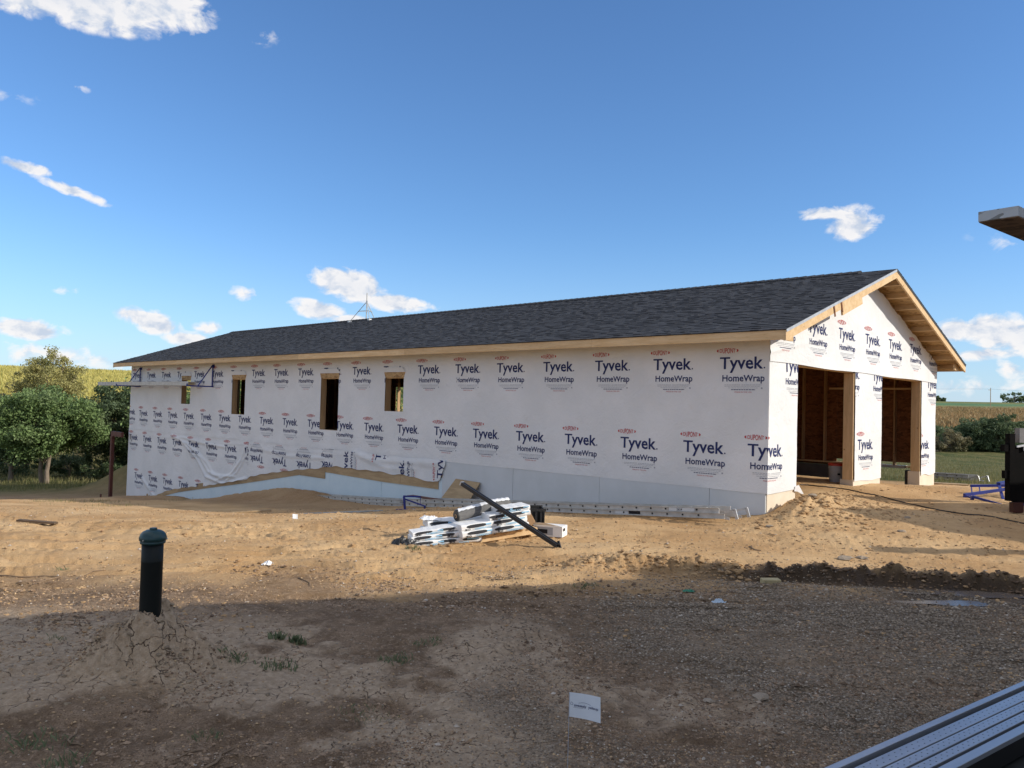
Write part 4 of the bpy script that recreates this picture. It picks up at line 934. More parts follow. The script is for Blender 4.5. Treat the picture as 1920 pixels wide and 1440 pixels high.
# ================================================================== SHINGLE BUNDLES ON THE PALLET
PAPER = flat('white_paper_wrapper', (.80, .80, .79), .6)
st0 = np.array([-.60, 10.88]); zst = Gz(*st0)
stk_rz = R(25); TLT = R(-6)
pal = empty('wooden_pallet', (st0[0]+.0, st0[1]+.08, -.105), stk_rz, 'wooden pallet tilted in the dirt beneath the shingle bundles', 'pallet')
for y in (.02, .47, .92): MB().box(.0, 1.15, y, y+.05, .025, .11).build('stringer', LUMBER, pal, bevel=.004)
for k in range(7): MB().box(.01+.165*k, .12+.165*k, -.02, 1.0, .1105, .128).build('deck_board', LUMBER, pal, bevel=.003)
for k in range(3): MB().box(.02+.5*k, .12+.5*k, -.02, 1.0, .004, .0245).build('bottom_board', LUMBER, pal, bevel=.003)
pal.rotation_euler = (0, TLT, stk_rz)
_iko = textmesh('IKO', .03); _cam = textmesh('CAMBRIDGE', .012); _dy = textmesh('Dynasty', .01)
def bundle(loc, rz, label, w_=1.0, d_=.30, h=.10, tilt=(0, 0), sag=0.0, seed=0):
    rg = random.Random(seed)
    e = empty('shingle_bundle', loc, rz, label, 'shingle bundle', 'bundles of roofing shingles on the pallet'); e.rotation_euler = (tilt[0], tilt[1], rz)
    n = 14; V = []; zf = lambda x: -sag*(x/w_)**0*max(0, (.5-x/w_))**2*4*w_ if sag else 0
    zf = (lambda x: -sag*((w_-x)/w_)**2) if sag > 0 else (lambda x: sag*(x/w_)**2)
    prof = [(0, 0), (-.012, h*.25), (-.012, h*.75), (0, h), (d_, h+.004), (d_+.01, h*.5), (d_, 0)]
    for i in range(n+1):
        x = w_*i/n; j = .004*math.sin(i*2.1+seed)
        V += [(x, y+j, z+zf(x)+.003*math.sin(i*1.7+seed+y*9)) for (y, z) in prof]
    k = len(prof); F = [(i*k+a, (i+1)*k+a, (i+1)*k+(a+1) % k, i*k+(a+1) % k) for i in range(n) for a in range(k)]
    m_ = MB(); m_.add(V, F); m_.add([V[a] for a in range(k)], [tuple(range(k))]); m_.add([V[n*k+a] for a in range(k)], [tuple(range(k-1, -1, -1))])
    m_.build('paper_wrapper', PAPER, e)
    # oval windows cut in the paper show the dark shingles
    for c in ([.22, .62] if seed % 2 else [.16, .50, .84]):
        m_ = MB(); cx = c*w_; rx, rz_ = (.15 if seed % 2 else .12), h*.27
        pts = [(cx+rx*math.copysign(abs(math.cos(t))**.5, math.cos(t)), -.0165, h*.66+zf(cx)+(zf(cx+.05)-zf(cx-.05))/.1*rx*math.cos(t)+rz_*math.sin(t)) for t in np.linspace(0, 2*math.pi, 16, endpoint=False)]
        m_.add(pts, [tuple(range(16))]); m_.build('wrapper_window', SHING, e)
    for (msh, x, sc, mt, dz) in ((_iko, .05 if seed % 2 else .04, .046, BLKP, .06), (_cam, .19, .044, SKYP, .06), (_iko, .52, .046, BLKP, .10), (_cam if seed % 2 else _dy, .66, .044, SKYP, .06)):
        v, f = msh; v = v*sc; xx = x*w_+v[:, 0]; P_ = np.stack([xx, np.full(len(v), -.0175), v[:, 1]*.8+h*dz+np.array([zf(a_) for a_ in xx])], 1)
        if xx.max() < w_: from_arrays('printed_word', P_, f, [mt], e)
    for (x0, x1, z0, z1) in ((.36, .44, .55, .80), (.78, .96, .62, .84)):
        xm = [x0*w_, x1*w_]; MB().add([(xm[0], -.0168, h*z0+zf(xm[0])), (xm[1], -.0168, h*z0+zf(xm[1])), (xm[1], -.0168, h*z1+zf(xm[1])), (xm[0], -.0168, h*z1+zf(xm[0]))], [(0, 1, 2, 3)]).build('blue_panel', SKYP, e)
    return e
dv = np.array([math.cos(stk_rz), math.sin(stk_rz)]); nv = np.array([-math.sin(stk_rz), math.cos(stk_rz)])
def sp_(a, b, z): p = st0+dv*a+nv*b; return (p[0], p[1], z-H0*0+max(a, -.05)*.105)
LOW = R(-2.5)
bundle(sp_(-.03, -.04, .045), stk_rz, 'white paper shingle bundle, bottom right one resting on the pallet front', seed=1, tilt=(0, TLT), h=.085)
bundle(sp_(-.04, -.02, .132), stk_rz+.02, 'white paper shingle bundle, second layer of the right-hand pile', seed=3, tilt=(0, TLT), h=.085)
bundle(sp_(.38, .0, .219), stk_rz-.02, 'short white shingle bundle, third layer at the right end of the pile', seed=5, tilt=(0, TLT), w_=.62, h=.075)
bundle(sp_(.52, .03, .296), stk_rz-.05, 'short white shingle bundle topmost at the right end of the pile', seed=15, tilt=(0, TLT), w_=.48, h=.06)
bundle(sp_(-.66, .15, -.055), stk_rz-.12, 'sagging shingle bundle flat on the dirt at the left end of the pile', seed=2, sag=.02, w_=.95, h=.07, tilt=(0, LOW), d_=.26)
bundle(sp_(-.68, .17, .018), stk_rz-.12, 'sagging shingle bundle, second from the ground at the left end', seed=4, sag=.03, w_=.95, h=.07, tilt=(0, R(-3.5)), d_=.26)
bundle(sp_(-.66, .19, .09), stk_rz-.11, 'sagging shingle bundle, top of the left front pile', seed=6, sag=.035, w_=.95, h=.06, tilt=(0, R(-4.5)), d_=.26)
bundle(sp_(-.34, .50, .13), stk_rz-.1, 'blue and white shingle bundle at the back left of the pile', seed=7, tilt=(0, R(-2)), w_=.8, h=.08)
bundle(sp_(-.02, .30, .045), stk_rz, 'shingle bundle behind the right-hand pile, lower one', seed=9, tilt=(0, TLT), h=.085)
bundle(sp_(-.0, .32, .132), stk_rz+.03, 'shingle bundle behind the right-hand pile, upper one', seed=11, tilt=(0, TLT), h=.07)
bundle(sp_(-.38, .48, .03), stk_rz-.08, 'shingle bundle half hidden behind the left pile', seed=13, tilt=(0, R(-2)), w_=.8, h=.08)
# black rubber scrap at the foot, felt rolls on top
PLAST = simple('white_plastic_film', (.82, .83, .84), .35, 0, (.72, .73, .75), 6, bump=.5, bscale=14)
FELT = simple('grey_felt', (.10, .10, .10), .85, 0, (.16, .155, .15), 14, bump=.3, bscale=60, stretch=(1, 4, 4))
def roll(p0, p1, r_, label, cover=True):
    p0 = np.array(p0); p1 = np.array(p1); d = p1-p0; L_ = np.linalg.norm(d); rz = math.atan2(d[1], d[0]); pt = math.atan2(d[2], math.hypot(*d[:2]))
    e = empty('felt_roll', tuple(p0), rz, label, 'roll'); e.rotation_euler = (0, -pt, rz)
    m_ = MB(); n = 20
    for rr0, rr1, xx in ((r_, r_*.28, 0),): pass
    m_.tube((0, 0, 0), (L_, 0, 0), r_, n); m_.build('felt', FELT, e)
    m_ = MB(); m_.tube((-.012, 0, 0), (.0, 0, 0), r_*.92, n); m_.build('roll_end', BLACKP, e)
    m_ = MB(); m_.tube((-.02, 0, 0), (-.010, 0, 0), r_*.33, 12); m_.build('cardboard_core', CARD, e)
    m_ = MB(); m_.tube((-.024, 0, 0), (-.019, 0, 0), r_*.2, 10); m_.build('core_dark_disc', BLACKP, e)  # solid black disc stands for the unlit hollow of the core
    if cover:
        V = []; na_, nx = 14, 16
        for i in range(nx+1):
            for j in range(na_+1):
                t = -.25+2.0*j/na_; rr = r_*(1.08+.10*math.sin(i*1.3+j*.8)*.5+.07*math.sin(i*3.1-j))
                V.append((L_*(.02+1.0*i/nx), rr*math.cos(t+.55), rr*math.sin(t+.55)*1.05))
        F = [(i*(na_+1)+j, (i+1)*(na_+1)+j, (i+1)*(na_+1)+j+1, i*(na_+1)+j+1) for i in range(nx) for j in range(na_)]
        from_arrays('plastic_cover', V, F, [PLAST], e, smooth=True)
    return e
roll((-.72, 11.15, .300), (-.22, 11.50, .405), .080, 'roll of grey felt under white plastic lying across the bundles')
roll((-.26, 11.72, .375), (-.02, 11.92, .39), .085, 'second felt roll behind the black pole', True)
def crumple(name, loc, sx, sy, sz, mat, label, cat, seed=0, n=22):
    V = []; F = []
    for i in range(n+1):
        for j in range(n+1):
            x = (i/n-.5); y = (j/n-.5); h = fbm(np.array([x*4+seed]), np.array([y*4]), 4, seed, .6)[0]
            V.append((x*sx*(1+.4*h), y*sy*(1-.5*h), max(0.002, (1-(2*x)**2)*(1-(2*y)**2)*.6*sz+abs(h)*sz*1.6)))
    F = [(i*(n+1)+j, (i+1)*(n+1)+j, (i+1)*(n+1)+j+1, i*(n+1)+j+1) for i in range(n) for j in range(n)]
    o = from_arrays(name, V, F, [mat], None, loc); tag(o, label, cat); return o
crumple('black_rubber_scrap', sp_(-.80, .14, -.03), .32, .22, .12, BLACKP, 'crumpled black membrane scrap at the left foot of the shingle pile', 'scrap', 3)
crumple('torn_wrapper', sp_(-.28, .60, .22), .30, .18, .07, PLAST, 'torn white and black wrapping on the back left bundle', 'wrapper', 5)
# cartons and crate at the right of the pile
def carton(loc, rz, a, b, c, mat, label, name='carton', open_=False):
    e = empty(name, loc, rz, label, 'box'); m_ = MB(); t = .006
    m_.box(0, a, 0, t, 0, c).box(0, a, b-t, b, 0, c).box(0, t, t, b-t, 0, c).box(a-t, a, t, b-t, 0, c).box(t, a-t, t, b-t, 0, t)
    if not open_: m_.box(t, a-t, t, b-t, c-t, c-.001)
    m_.build('shell', mat, e); return e
cw = carton((.36, 11.62, Gz(.5, 11.7)), R(-20), .44, .26, .15, PAPER, 'low white carton with dark print lying right of the shingle pile')
MB().box(.02, .30, -.003, -.001, .02, .13).build('grey_print_panel', GREYP, cw); MB().box(.05, .22, -.005, -.0035, .04, .10).build('black_print_panel', BLKP, cw); MB().box(.4405, .443, .04, .14, .08, .12).build('black_print_panel', BLKP, cw)
MB().add([(0, 0, .152), (.44, 0, .152), (.44, -.02, .155), (.2, -.06, .20), (0, -.05, .19)], [(0, 1, 2, 3, 4)]).build('flap', PAPER, cw)
cb = empty('open_cardboard_flap', (.13, 11.60, Gz(.2, 11.7)+.13), R(-15), 'tan cardboard box flap standing between the bundles and the black crate', 'cardboard')
MB().add([(0, 0, 0), (.18, 0, -.02), (.26, .02, .09), (.17, .05, .22), (.03, .04, .16), (0, .01, 0), (.18, .01, -.02), (.26, .03, .09), (.17, .06, .22), (.03, .05, .16)], [(0, 1, 2, 3, 4), (9, 8, 7, 6, 5), (0, 5, 6, 1), (1, 6, 7, 2), (2, 7, 8, 3), (3, 8, 9, 4)]).build('flap', CARD, cb)
ck = empty('black_crate', (.0, 12.05, Gz(.2, 12.1)), R(5), 'open black plastic crate behind the shingle pile', 'crate')
m_ = MB(); m_.box(0, .55, 0, .015, 0, .04).box(0, .55, .385, .40, 0, .42).box(0, .015, .015, .385, 0, .42).box(.535, .55, .015, .385, 0, .42).box(.015, .535, .015, .385, 0, .015)
m_.box(-.015, .565, -.015, .0, .39, .43).box(-.015, .565, .40, .415, .39, .43); m_.build('shell', BLACKP, ck)
for k in range(7): MB().box(.03+.075*k, .06+.075*k, .0, .014, .041, .389).build('slat', BLACKP, ck)
# black pole propped on the pile
F_ = np.array([.655, 10.55]); zf = Gz(*F_); A_ = np.array([F_[0], F_[1], zf+.03]); B_ = at_y((867, 907), 11.55)
pl = empty('black_metal_pole', tuple(A_), 0, 'long black channel-shaped metal pole propped up on the shingle bundles', 'pole')
dd = Vector(B_-A_); Lp = dd.length; pl.rotation_mode = 'QUATERNION'; pl.rotation_quaternion = dd.to_track_quat('X', 'Z')
m_ = MB(); m_.box(0, Lp, -.034, .034, -.024, -.018).box(0, Lp, -.034, -.028, -.018, .024).box(0, Lp, .028, .034, -.018, .024).box(0, Lp, -.028, -.010, .018, .024).box(0, Lp, .010, .028, .018, .024); m_.build('channel', simple('grey_black_paint', (.03, .032, .036), .35, .3, (.02, .021, .024), 5), pl)
MB().box(Lp, Lp+.02, -.036, .036, -.026, .026).build('end_cap', GALV, pl)
MB().bar((-.02, -.06, -.03), (.05, -.06, .04), .02, .03).build('hook', DARK, pl)
# ================================================================== BOLLARD-LIKE CAPPED PIPE
zb_ = Gz(*BOL)
TEAL = simple('dark_teal_cast_cap', (.006, .045, .048), .4, 0, (.005, .03, .033), 9, bump=.15)
PIPE = simple('dark_green_black_pipe', (.004, .007, .007), .55, 0, (.008, .011, .010), 5, stretch=(3, 3, .4)); PIPE.node_tree.nodes['Principled BSDF'].inputs['Specular IOR Level'].default_value = .25
bo = empty('capped_well_pipe', (BOL[0], BOL[1], zb_-.06), 0, 'black upright pipe with a dark teal cap standing in a clay mound', 'pipe')
ht = (H0-.885)-(zb_-.06)
MB().lathe([(0.06949999999999999, -.1), (0.06949999999999999, .45), (0.0705, .453), (0.06949999999999999, .456), (0.06949999999999999, ht-.10), (.06, ht-.10)], 32).build('pipe', PIPE, bo, smooth=False)
for p_ in bo.children[0].data.polygons: p_.use_smooth = True
c_ = MB().lathe([(.0715, ht-.108), (.080, ht-.104), (.082, ht-.092), (.0765, ht-.089), (.087, ht-.083), (.089, ht-.068), (.086, ht-.058), (.080, ht-.042), (.066, ht-.026), (.046, ht-.016), (.028, ht-.013), (.001, ht-.012)], 36).build('cap', TEAL, bo)
for p_ in c_.data.polygons: p_.use_smooth = True
MB().lathe([(.028, ht-.015), (.026, ht-.003), (.02, ht), (.001, ht)], 6).build('cap_bolt', TEAL, bo)
for t in (.2, 2.3, 4.4): MB().tube((.080*math.cos(t), .080*math.sin(t), ht-.075), (.093*math.cos(t), .093*math.sin(t), ht-.075), .005, 6).build('set_screw', GALV, bo)
# ================================================================== LITTLE FLAGS AND LITTER
FLAGM = flat('white_flag_plastic', (.74, .78, .82), .5)
def flag(p, hgt, wd, hh, rz, label, writing=False, group=None, lean=0):
    z = Gz(p[0], p[1]); e = empty('marker_flag', (p[0], p[1], z), rz, label, 'flag', group)
    MB().bar((0, 0, -.02), (lean, 0, hgt), .0028, .0028).build('wire', GREYP, e)
    V = []; nx, nz = 10, 8
    for i in range(nx+1):
        for j in range(nz+1):
            a, b = i/nx, j/nz; V.append((lean+a*wd*(1-.02*b), .010*math.sin(a*3.0)+.006*a*b, hgt-hh+b*hh-.017*a*wd/.1*(1 if b < .5 else .8)+.001))
    F = [(i*(nz+1)+j, (i+1)*(nz+1)+j, (i+1)*(nz+1)+j+1, i*(nz+1)+j+1) for i in range(nx) for j in range(nz)]
    fl_ = from_arrays('flag_sheet', V, F, [FLAGM], e, smooth=True)
    if writing:
        def put(v, f, mt, nm='printed_word'):
            a = v[:, 0]/wd; P_ = np.stack([lean+v[:, 0], .010*np.sin(a*3.0)-.0035+.006*a*.5, hgt-hh/2+v[:, 1]-.015*v[:, 0]/.1], 1); from_arrays(nm, P_, f, [mt], fl_)
        v, f = textmesh('sivesasiy  yaliaup', .012); v = v*.0178; v[:, 0] += .024; v[:, 1] -= .004; put(v, f, NAVY)
        q = []; fs = []
        def seg(x0, z0, x1, z1, w_=.0012):
            b = len(q); d = np.array([x1-x0, z1-z0]); nn = np.array([-d[1], d[0]])/np.hypot(*d)*w_/2
            q.extend([(x0+nn[0], z0+nn[1]), (x0-nn[0], z0-nn[1]), (x1-nn[0], z1-nn[1]), (x1+nn[0], z1+nn[1])]); fs.append((b, b+1, b+2, b+3))
        hs = [(.010, .000), (.010, .008), (.0155, .013), (.021, .008), (.021, .000), (.010, .000)]
        for a_, b_ in zip(hs[:-1], hs[1:]): seg(a_[0]-.003, a_[1]+.003, b_[0]-.003, b_[1]+.003)
        ar = [(x, .011+.008*math.sin((x-.04)/.07*math.pi)) for x in np.linspace(.045, .105, 8)]
        for a_, b_ in zip(ar[:-1], ar[1:]): seg(*a_, *b_)
        seg(.02, -.009, .07, -.009, .0009)
        put(np.array(q), fs, NAVY, 'printed_emblem')
    return e
pF = at_y((1065, 1408), 3.95)
hfl = float(at_y((1068, 1298), 3.95)[2]-Gz(pF[0], pF[1]))
flag((pF[0]+.0, 3.95), hfl, .155, .118, -.06, 'white marker flag with faint grey print on a wire at the bottom of the picture', True)
p = at_y((551, 956), 13.3); flag((p[0], p[1]), .13, .09, .075, .5, 'tiny white marker flag on the sunlit rise before the blue foam', lean=-.02)
o = crumple('paper_scrap', tuple(np.array(on_z((501, 1064), -1.83))*[1, 1, 0]+[0, 0, Gz(-2.62, 8.77)]), .10, .12, .05, PAPER, 'crumpled white paper scrap on the sunlit dirt right of the pipe', 'litter', 8, 10)
o = crumple('plastic_bottle', (2.05, 7.8, Gz(2.05, 7.8)), .16, .07, .06, simple('clear_bluish_plastic', (.55, .68, .80), .2), 'crushed clear bluish plastic bottle on the gravel', 'litter', 9, 10)
o.rotation_euler = (0, 0, .5)
o = crumple('green_scrap', (1.84, 8.14, Gz(1.84, 8.14)), .12, .06, .03, simple('green_plastic', (.02, .22, .12), .4), 'small scrap of green plastic near the rut', 'litter', 12, 8)
# bucket in the doorway
pb = on_z((1567, 917), -1.56); zb2 = Gz(pb[0], pb[1])
BUCK = simple('grey_pail_plastic', (.52, .53, .54), .5, 0, (.42, .43, .44), 8)
bk = empty('plastic_bucket', (pb[0], pb[1], zb2-.01), 0, 'grey plastic pail with a red lid standing in the first doorway', 'bucket')
MB().lathe([(.13, 0), (.15, .30), (.157, .30), (.157, .315), (.151, .315), (.153, .36)], 24).build('pail', BUCK, bk)
MB().lathe([(.162, .352), (.164, .395), (.155, .405), (.15, .398), (.001, .398)], 24).build('lid', simple('red_lid', (.70, .07, .04), .45), bk)
MB().lathe([(.138, .07), (.1485, .24)], 24).build('label', simple('pail_label', (.52, .52, .50), .6, 0, (.45, .45, .44), 20), bk)
v, f = textmesh('LIQUID', .02)
MB().box(-.03, .03, -.156, -.150, .16, .20).build('label_badge', BLKP, bk)
# cable across the dirt
cpx = [(1500, 913, -1.45), (1560, 921, -1.5), (1640, 933, -1.55), (1710, 946, -1.6), (1780, 959, -1.65), (1860, 970, -1.68), (1925, 984, -1.7), (2050, 1010, -1.7)]
pts = [on_z((a, b), z) for a, b, z in cpx]; m_ = MB(); P_ = []
for a, b in zip(pts[:-1], pts[1:]):
    for t in np.linspace(0, 1, 8)[:-1]: q = a*(1-t)+b*t; P_.append((q[0], q[1]+.05*math.sin(t*6.28+q[0]), Gz(q[0], q[1])+.012))
for a, b in zip(P_[:-1], P_[1:]): m_.tube(a, b, .011, 5)
tag(m_.build('power_cable', BLACKP), 'thin dark cable running from the first doorway across the dirt', 'cable')
# ================================================================== RIGHT EDGE: BLUE FRAME, TRAILER
p0 = at_y((1806, 949), 15.9); bf = empty('blue_steel_frame', (p0[0], p0[1], Gz(p0[0], p0[1])-.01), 0, 'pair of blue scaffold brackets stacked on the dirt beside the black trailer', 'scaffold frame')
def bfp(px, py, y): q = at_y((px, py), y); return tuple(q-np.array(bf.location))
for (nm, a, b, ya, yb, w_) in [('leg', (1806, 949), (1809, 929), 15.9, 15.9, .045), ('leg', (1822, 950), (1823, 930), 15.6, 15.6, .05), ('rail', (1808, 928), (1925, 912), 15.9, 16.4, .055), ('rail', (1820, 911), (1925, 910), 16.6, 16.6, .05),
      ('strut', (1821, 913), (1823, 927), 16.6, 16.2, .02), ('strut', (1836, 913), (1838, 925), 16.6, 16.2, .02), ('rail', (1823, 931), (1925, 960), 15.6, 15.0, .045), ('strut', (1874, 912), (1883, 945), 16.5, 15.7, .05),
      ('strut', (1883, 945), (1925, 941), 15.7, 16, .02), ('base', (1902, 958), (1930, 955), 15.1, 15.2, .05), ('strut', (1916, 958), (1921, 920), 15.1, 15.4, .06), ('top_plate', (1872, 908), (1900, 903), 16.6, 16.9, .08), ('rail', (1811, 930), (1900, 957), 15.9, 15.4, .03)]:
    MB().bar(bfp(*a, ya), bfp(*b, yb), w_, w_).build(nm, BLUE, bf)
MB().tube(bfp(1915, 946, 15.6), bfp(1925, 945, 15.6), .06, 8).build('red_cap', simple('red_plastic', (.5, .06, .03), .5), bf)
TBLACK = simple('sooty_black_paint', (.004, .004, .004), .85, 0, (.007, .006, .006), 6, spec=.08)
p0 = at_y((1888, 962), 14.3); tz = Gz(p0[0], p0[1]); tr = empty('black_trailer', (p0[0], p0[1], tz), R(8), 'black steel trailer end with upright posts cut by the right edge of the picture', 'trailer')
MB().box(.0, .10, -.06, .06, .22, 1.42).build('post', TBLACK, tr)
MB().box(.12, .34, -.03, .03, .18, 1.20).build('side_panel', TBLACK, tr)
MB().box(.36, 2.8, -.04, .04, .30, 1.12).build('ramp_gate', TBLACK, tr)
MB().box(.5, 2.9, .05, .30, .40, .50).build('deck', TBLACK, tr)
MB().box(-.10, .0, -.05, .05, 1.10, 1.22).build('bracket', TBLACK, tr); MB().box(-.08, .0, -.04, .04, .62, .76).build('bracket', TBLACK, tr)
MB().bar((.14, -.05, 1.19), (.30, -.05, 1.22), .03, .03).bar((.29, -.05, 1.22), (.30, -.05, 1.12), .03, .03).build('handle', PLAST, tr)
MB().box(.06, .26, -.08, .02, .02, .20).build('tail_light_box', simple('dark_red_plastic', (.05, .008, .006), .5), tr)
MB().box(.24, 2.2, .0, .12, 1.26, 1.52).build('grey_box', simple('grey_box', (.22, .21, .21), .7), tr)
MB().box(.60, 1.6, -.06, -.045, .62, .95).build('sticker', simple('pale_sticker', (.30, .30, .29), .7), tr)
for y in (.8,):
    wh = MB(); wh.tube((2.0, .6, .30), (2.22, .6, .30), .32, 24); wh.build('wheel', BLACKP, tr)
MB().bar((2.1, .2, .42), (2.1, .6, .34), .1, .1).build('axle', TBLACK, tr)
# ================================================================== FOREGROUND PLANKS OF THE NEIGHBOUR'S SCAFFOLD
zq = -1.40; Pa = on_z((1550, 1440), zq); Pb = on_z((1920, 1278), zq); dq = (Pb-Pa)[:2]; aq = math.atan2(dq[1], dq[0]); Pa = Pa-np.array([*dq, 0])*1.1
apl = empty('aluminium_plank', (Pa[0], Pa[1], H0+zq), aq, 'ribbed aluminium walk plank with dimpled strips at the bottom right corner', 'walk plank')
Lq = 5.2; wq = on_z((1798, 1440), zq)-on_z((1550, 1440), zq); wid = abs(-math.sin(aq)*wq[0]+math.cos(aq)*wq[1])
ALUW = simple('worn_aluminium_deck', (.46, .48, .52), .38, .65, (.36, .38, .42), 2.5, bump=.12, bscale=30, stretch=(.3, 3, 1))
k_ = wid/248.0
def strip(nm, x0, x1, z0, z1, mt=ALUW): return MB().box(0, Lq, -x1*k_, -x0*k_, z0, z1).build(nm, mt, apl, bevel=.0015)
strip('edge_rail', 0, 28, -.10, .006); strip('edge_rail', 212, 248, -.016, .006); strip('rail_shade_strip', 216, 244, -.10, -.017, DARK)  # black strip puts the shade beneath the right rail into colour
strip('gap_shade_sheet', 29, 211, -.090, -.085, DARK)  # black sheet stands for the darkness in the gaps between strips
DIM = MB().lathe([(.0042, .0), (.0026, .0018), (.0001, .0022)], 6).build('dimple', DARK)
dme = DIM.data; bpy.data.objects.remove(DIM)
for (x0, x1) in ((48, 98), (104, 144), (153, 192)):
    s_ = strip('deck_strip', x0, x1, -.039, -.001)
    m_ = MB(); xx = .04
    while xx < Lq:
        for yy in (.3, .7):
            cx, cy = xx+(.012 if yy > .5 else 0), -(x0+(x1-x0)*yy)*k_
            m_.add([(cx+.0045*math.cos(t)*1.3, cy+.003*math.sin(t), -.0004) for t in np.linspace(0, 2*math.pi, 6, endpoint=False)], [(0, 1, 2, 3, 4, 5)])
        xx += .048
    d_ = m_.build('dimples', simple('dimple_shadow_grey', (.10, .11, .12), .7), s_)  # flat dark spots put the dimples' shadow into the colour
m_ = MB()
for k in range(12): m_.box(.25+.45*k, .29+.45*k, -211*k_, -29*k_, -.084, -.060)
m_.build('cross_rungs', DARK, apl)
jb = empty('black_job_box', (Pa[0], Pa[1], 0), aq, 'black steel job box under the aluminium plank in the bottom right corner', 'box')
MB().box(1.6, 5.0, -1.3, -wid*.62, -.05, H0+zq-.112).build('body', simple('matt_black_steel', (.010, .011, .010), .6, 0, (.014, .016, .014), 12, bump=.2), jb, bevel=.01)
for x in (2.0, 2.9): MB().box(x, x+.08, -wid*1.6, -wid*1.5, H0+zq-.112, H0+zq-.10).build('hasp', DARK, jb)
# board end jutting in at the top right
Yb = 3.02; Pp = at_y((1834, 416), Yb); br = empty('weathered_board', tuple(Pp), math.atan2(.63, .777), 'grey weathered board end jutting in at the upper right edge against the sky', 'board')
MB().box(0, 2.4, -.137, 0, 0, .038).build('board', osb('weathered_strand_board', (.33, .35, .36), (.47, .50, .52), (.14, .14, .13)), br, bevel=.001)
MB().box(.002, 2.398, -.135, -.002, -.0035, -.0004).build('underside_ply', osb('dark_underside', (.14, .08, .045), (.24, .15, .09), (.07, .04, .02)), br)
for x in (1.0, 2.2): MB().bar((x, -.07, -.004), (x, -.07, -float(Pp[2])-.1), .09, .09).build('support_post', GREYWOOD, br)
# ================================================================== PUDDLES
def waterm():
    m_, nt, b, N, L = newmat('muddy_water'); b.inputs['Base Color'].default_value = (.16, .125, .10, 1); b.inputs['Roughness'].default_value = .22; b.inputs['Specular IOR Level'].default_value = .35; return m_
WATER = waterm()
for (cx, cy, rx, ry, rz) in ((4.95, 8.62, .62, .10, -.03), (4.45, 8.16, .42, .07, .0)):
    zz = float(np.min(G(np.linspace(cx-rx*.6, cx+rx*.6, 12), np.full(12, cy))))+.022; V = [(0, 0, 0)]
    for t in np.linspace(0, 2*math.pi, 40, endpoint=False):
        q = 1+.25*math.sin(t*3+cx)+.12*math.sin(t*7); V.append((rx*1.3*q*math.cos(t), ry*1.5*q*math.sin(t), 0))
    o = MB().add(V, [(0, k, k % 40+1) for k in range(1, 41)]).build('puddle', WATER, loc=(cx, cy, zz)); tag(o, kind='structure')
# ================================================================== SCATTERED STONES, GRAVEL, CLODS
OCT = np.array([(1, 0, 0), (0, 1, 0), (-1, 0, 0), (0, -1, 0), (0, 0, 1), (0, 0, -1)], float); OF = np.array([(0, 1, 4), (1, 2, 4), (2, 3, 4), (3, 0, 4), (1, 0, 5), (2, 1, 5), (3, 2, 5), (0, 3, 5)])
def scatter_stones(name, x, y, size, mat, sink=.3):
    n = len(x); z = G(x, y); a = RNG.uniform(0, 6.28, n); s3 = size[:, None]*RNG.uniform(.55, 1.2, (n, 3))*np.array([1, 1, .62])
    V = OCT[None]*s3[:, None, :]*(1+RNG.uniform(-.28, .28, (n, 6, 1)))
    c, s = np.cos(a)[:, None], np.sin(a)[:, None]; X = V[..., 0]*c-V[..., 1]*s; Y = V[..., 0]*s+V[..., 1]*c
    P = np.stack([X+x[:, None], Y+y[:, None], V[..., 2]+(z+size*(.45-sink))[:, None]], -1).reshape(-1, 3)
    F = (OF[None]+6*np.arange(n)[:, None, None]).reshape(-1, 3)
    o = from_arrays(name, P, F, [mat]); tag(o, kind='stuff'); return o
def fan(n, d0, d1, a0=-34, a1=34, pw=1.0):
    d = d0*(d1/d0)**RNG.uniform(0, 1, n)**pw; a = np.radians(RNG.uniform(a0, a1, n)); return d*np.sin(a), d*np.cos(a)
x, y = fan(150000, 3.3, 9.8, -12, 36); k = (grav_mask(x, y)*1.0+.05) > RNG.uniform(0, 1, len(x)); x, y = x[k], y[k]
d_ = np.hypot(x, y); x, y, d_ = x[:60000], y[:60000], d_[:60000]
scatter_stones('gravel', x, y, RNG.uniform(.005, .013, len(x))*np.clip(d_/6, .8, 1.3), GRAVEL)
CRUMB = gravelmat(); CRUMB.name = 'soil_crumbs'
for n_ in CRUMB.node_tree.nodes:
    if n_.bl_idname == 'ShaderNodeMix' and abs(n_.inputs['A'].default_value[0]-.12) < .01: n_.inputs['A'].default_value = (.10, .06, .034, 1); n_.inputs['B'].default_value = (.40, .275, .175, 1)
x, y = fan(120000, 3.2, 9.2, -36, 36, .9); k = (fbm(x*1.5, y*1.5, 4, 121, .65) > RNG.uniform(-.05, .20, len(x))) & (np.hypot(x-BOL[0], y-BOL[1]) > .3); x, y = x[k][:42000], y[k][:42000]
scatter_stones('soil_crumbs', x, y, RNG.uniform(.004, .012, len(x))*RNG.choice([.8, 1.2, 2.2], len(x), p=[.6, .34, .06])*np.clip(np.hypot(x, y)/6, .8, 1.3), CRUMB, .35)
x, y = fan(18000, 3.3, 20, -35, 35); u, v = to_uv(x, y); k = ~((v > -.02) & (u > 0)) & (fbm(x*.8, y*.8, 3, 99) > -.10+RNG.uniform(-.1, .12, len(x))); x, y = x[k], y[k]
scatter_stones('pebbles', x, y, RNG.uniform(.005, .015, len(x))*(1+.3*(RNG.uniform(0, 1, len(x)) > .95))*np.clip(np.hypot(x, y)/7, .7, 1.6), PEBBLE)
CLODM = simple('clods_of_earth', (.48, .31, .155), .95, 0, (.30, .185, .09), 3, bump=.6, bscale=40)
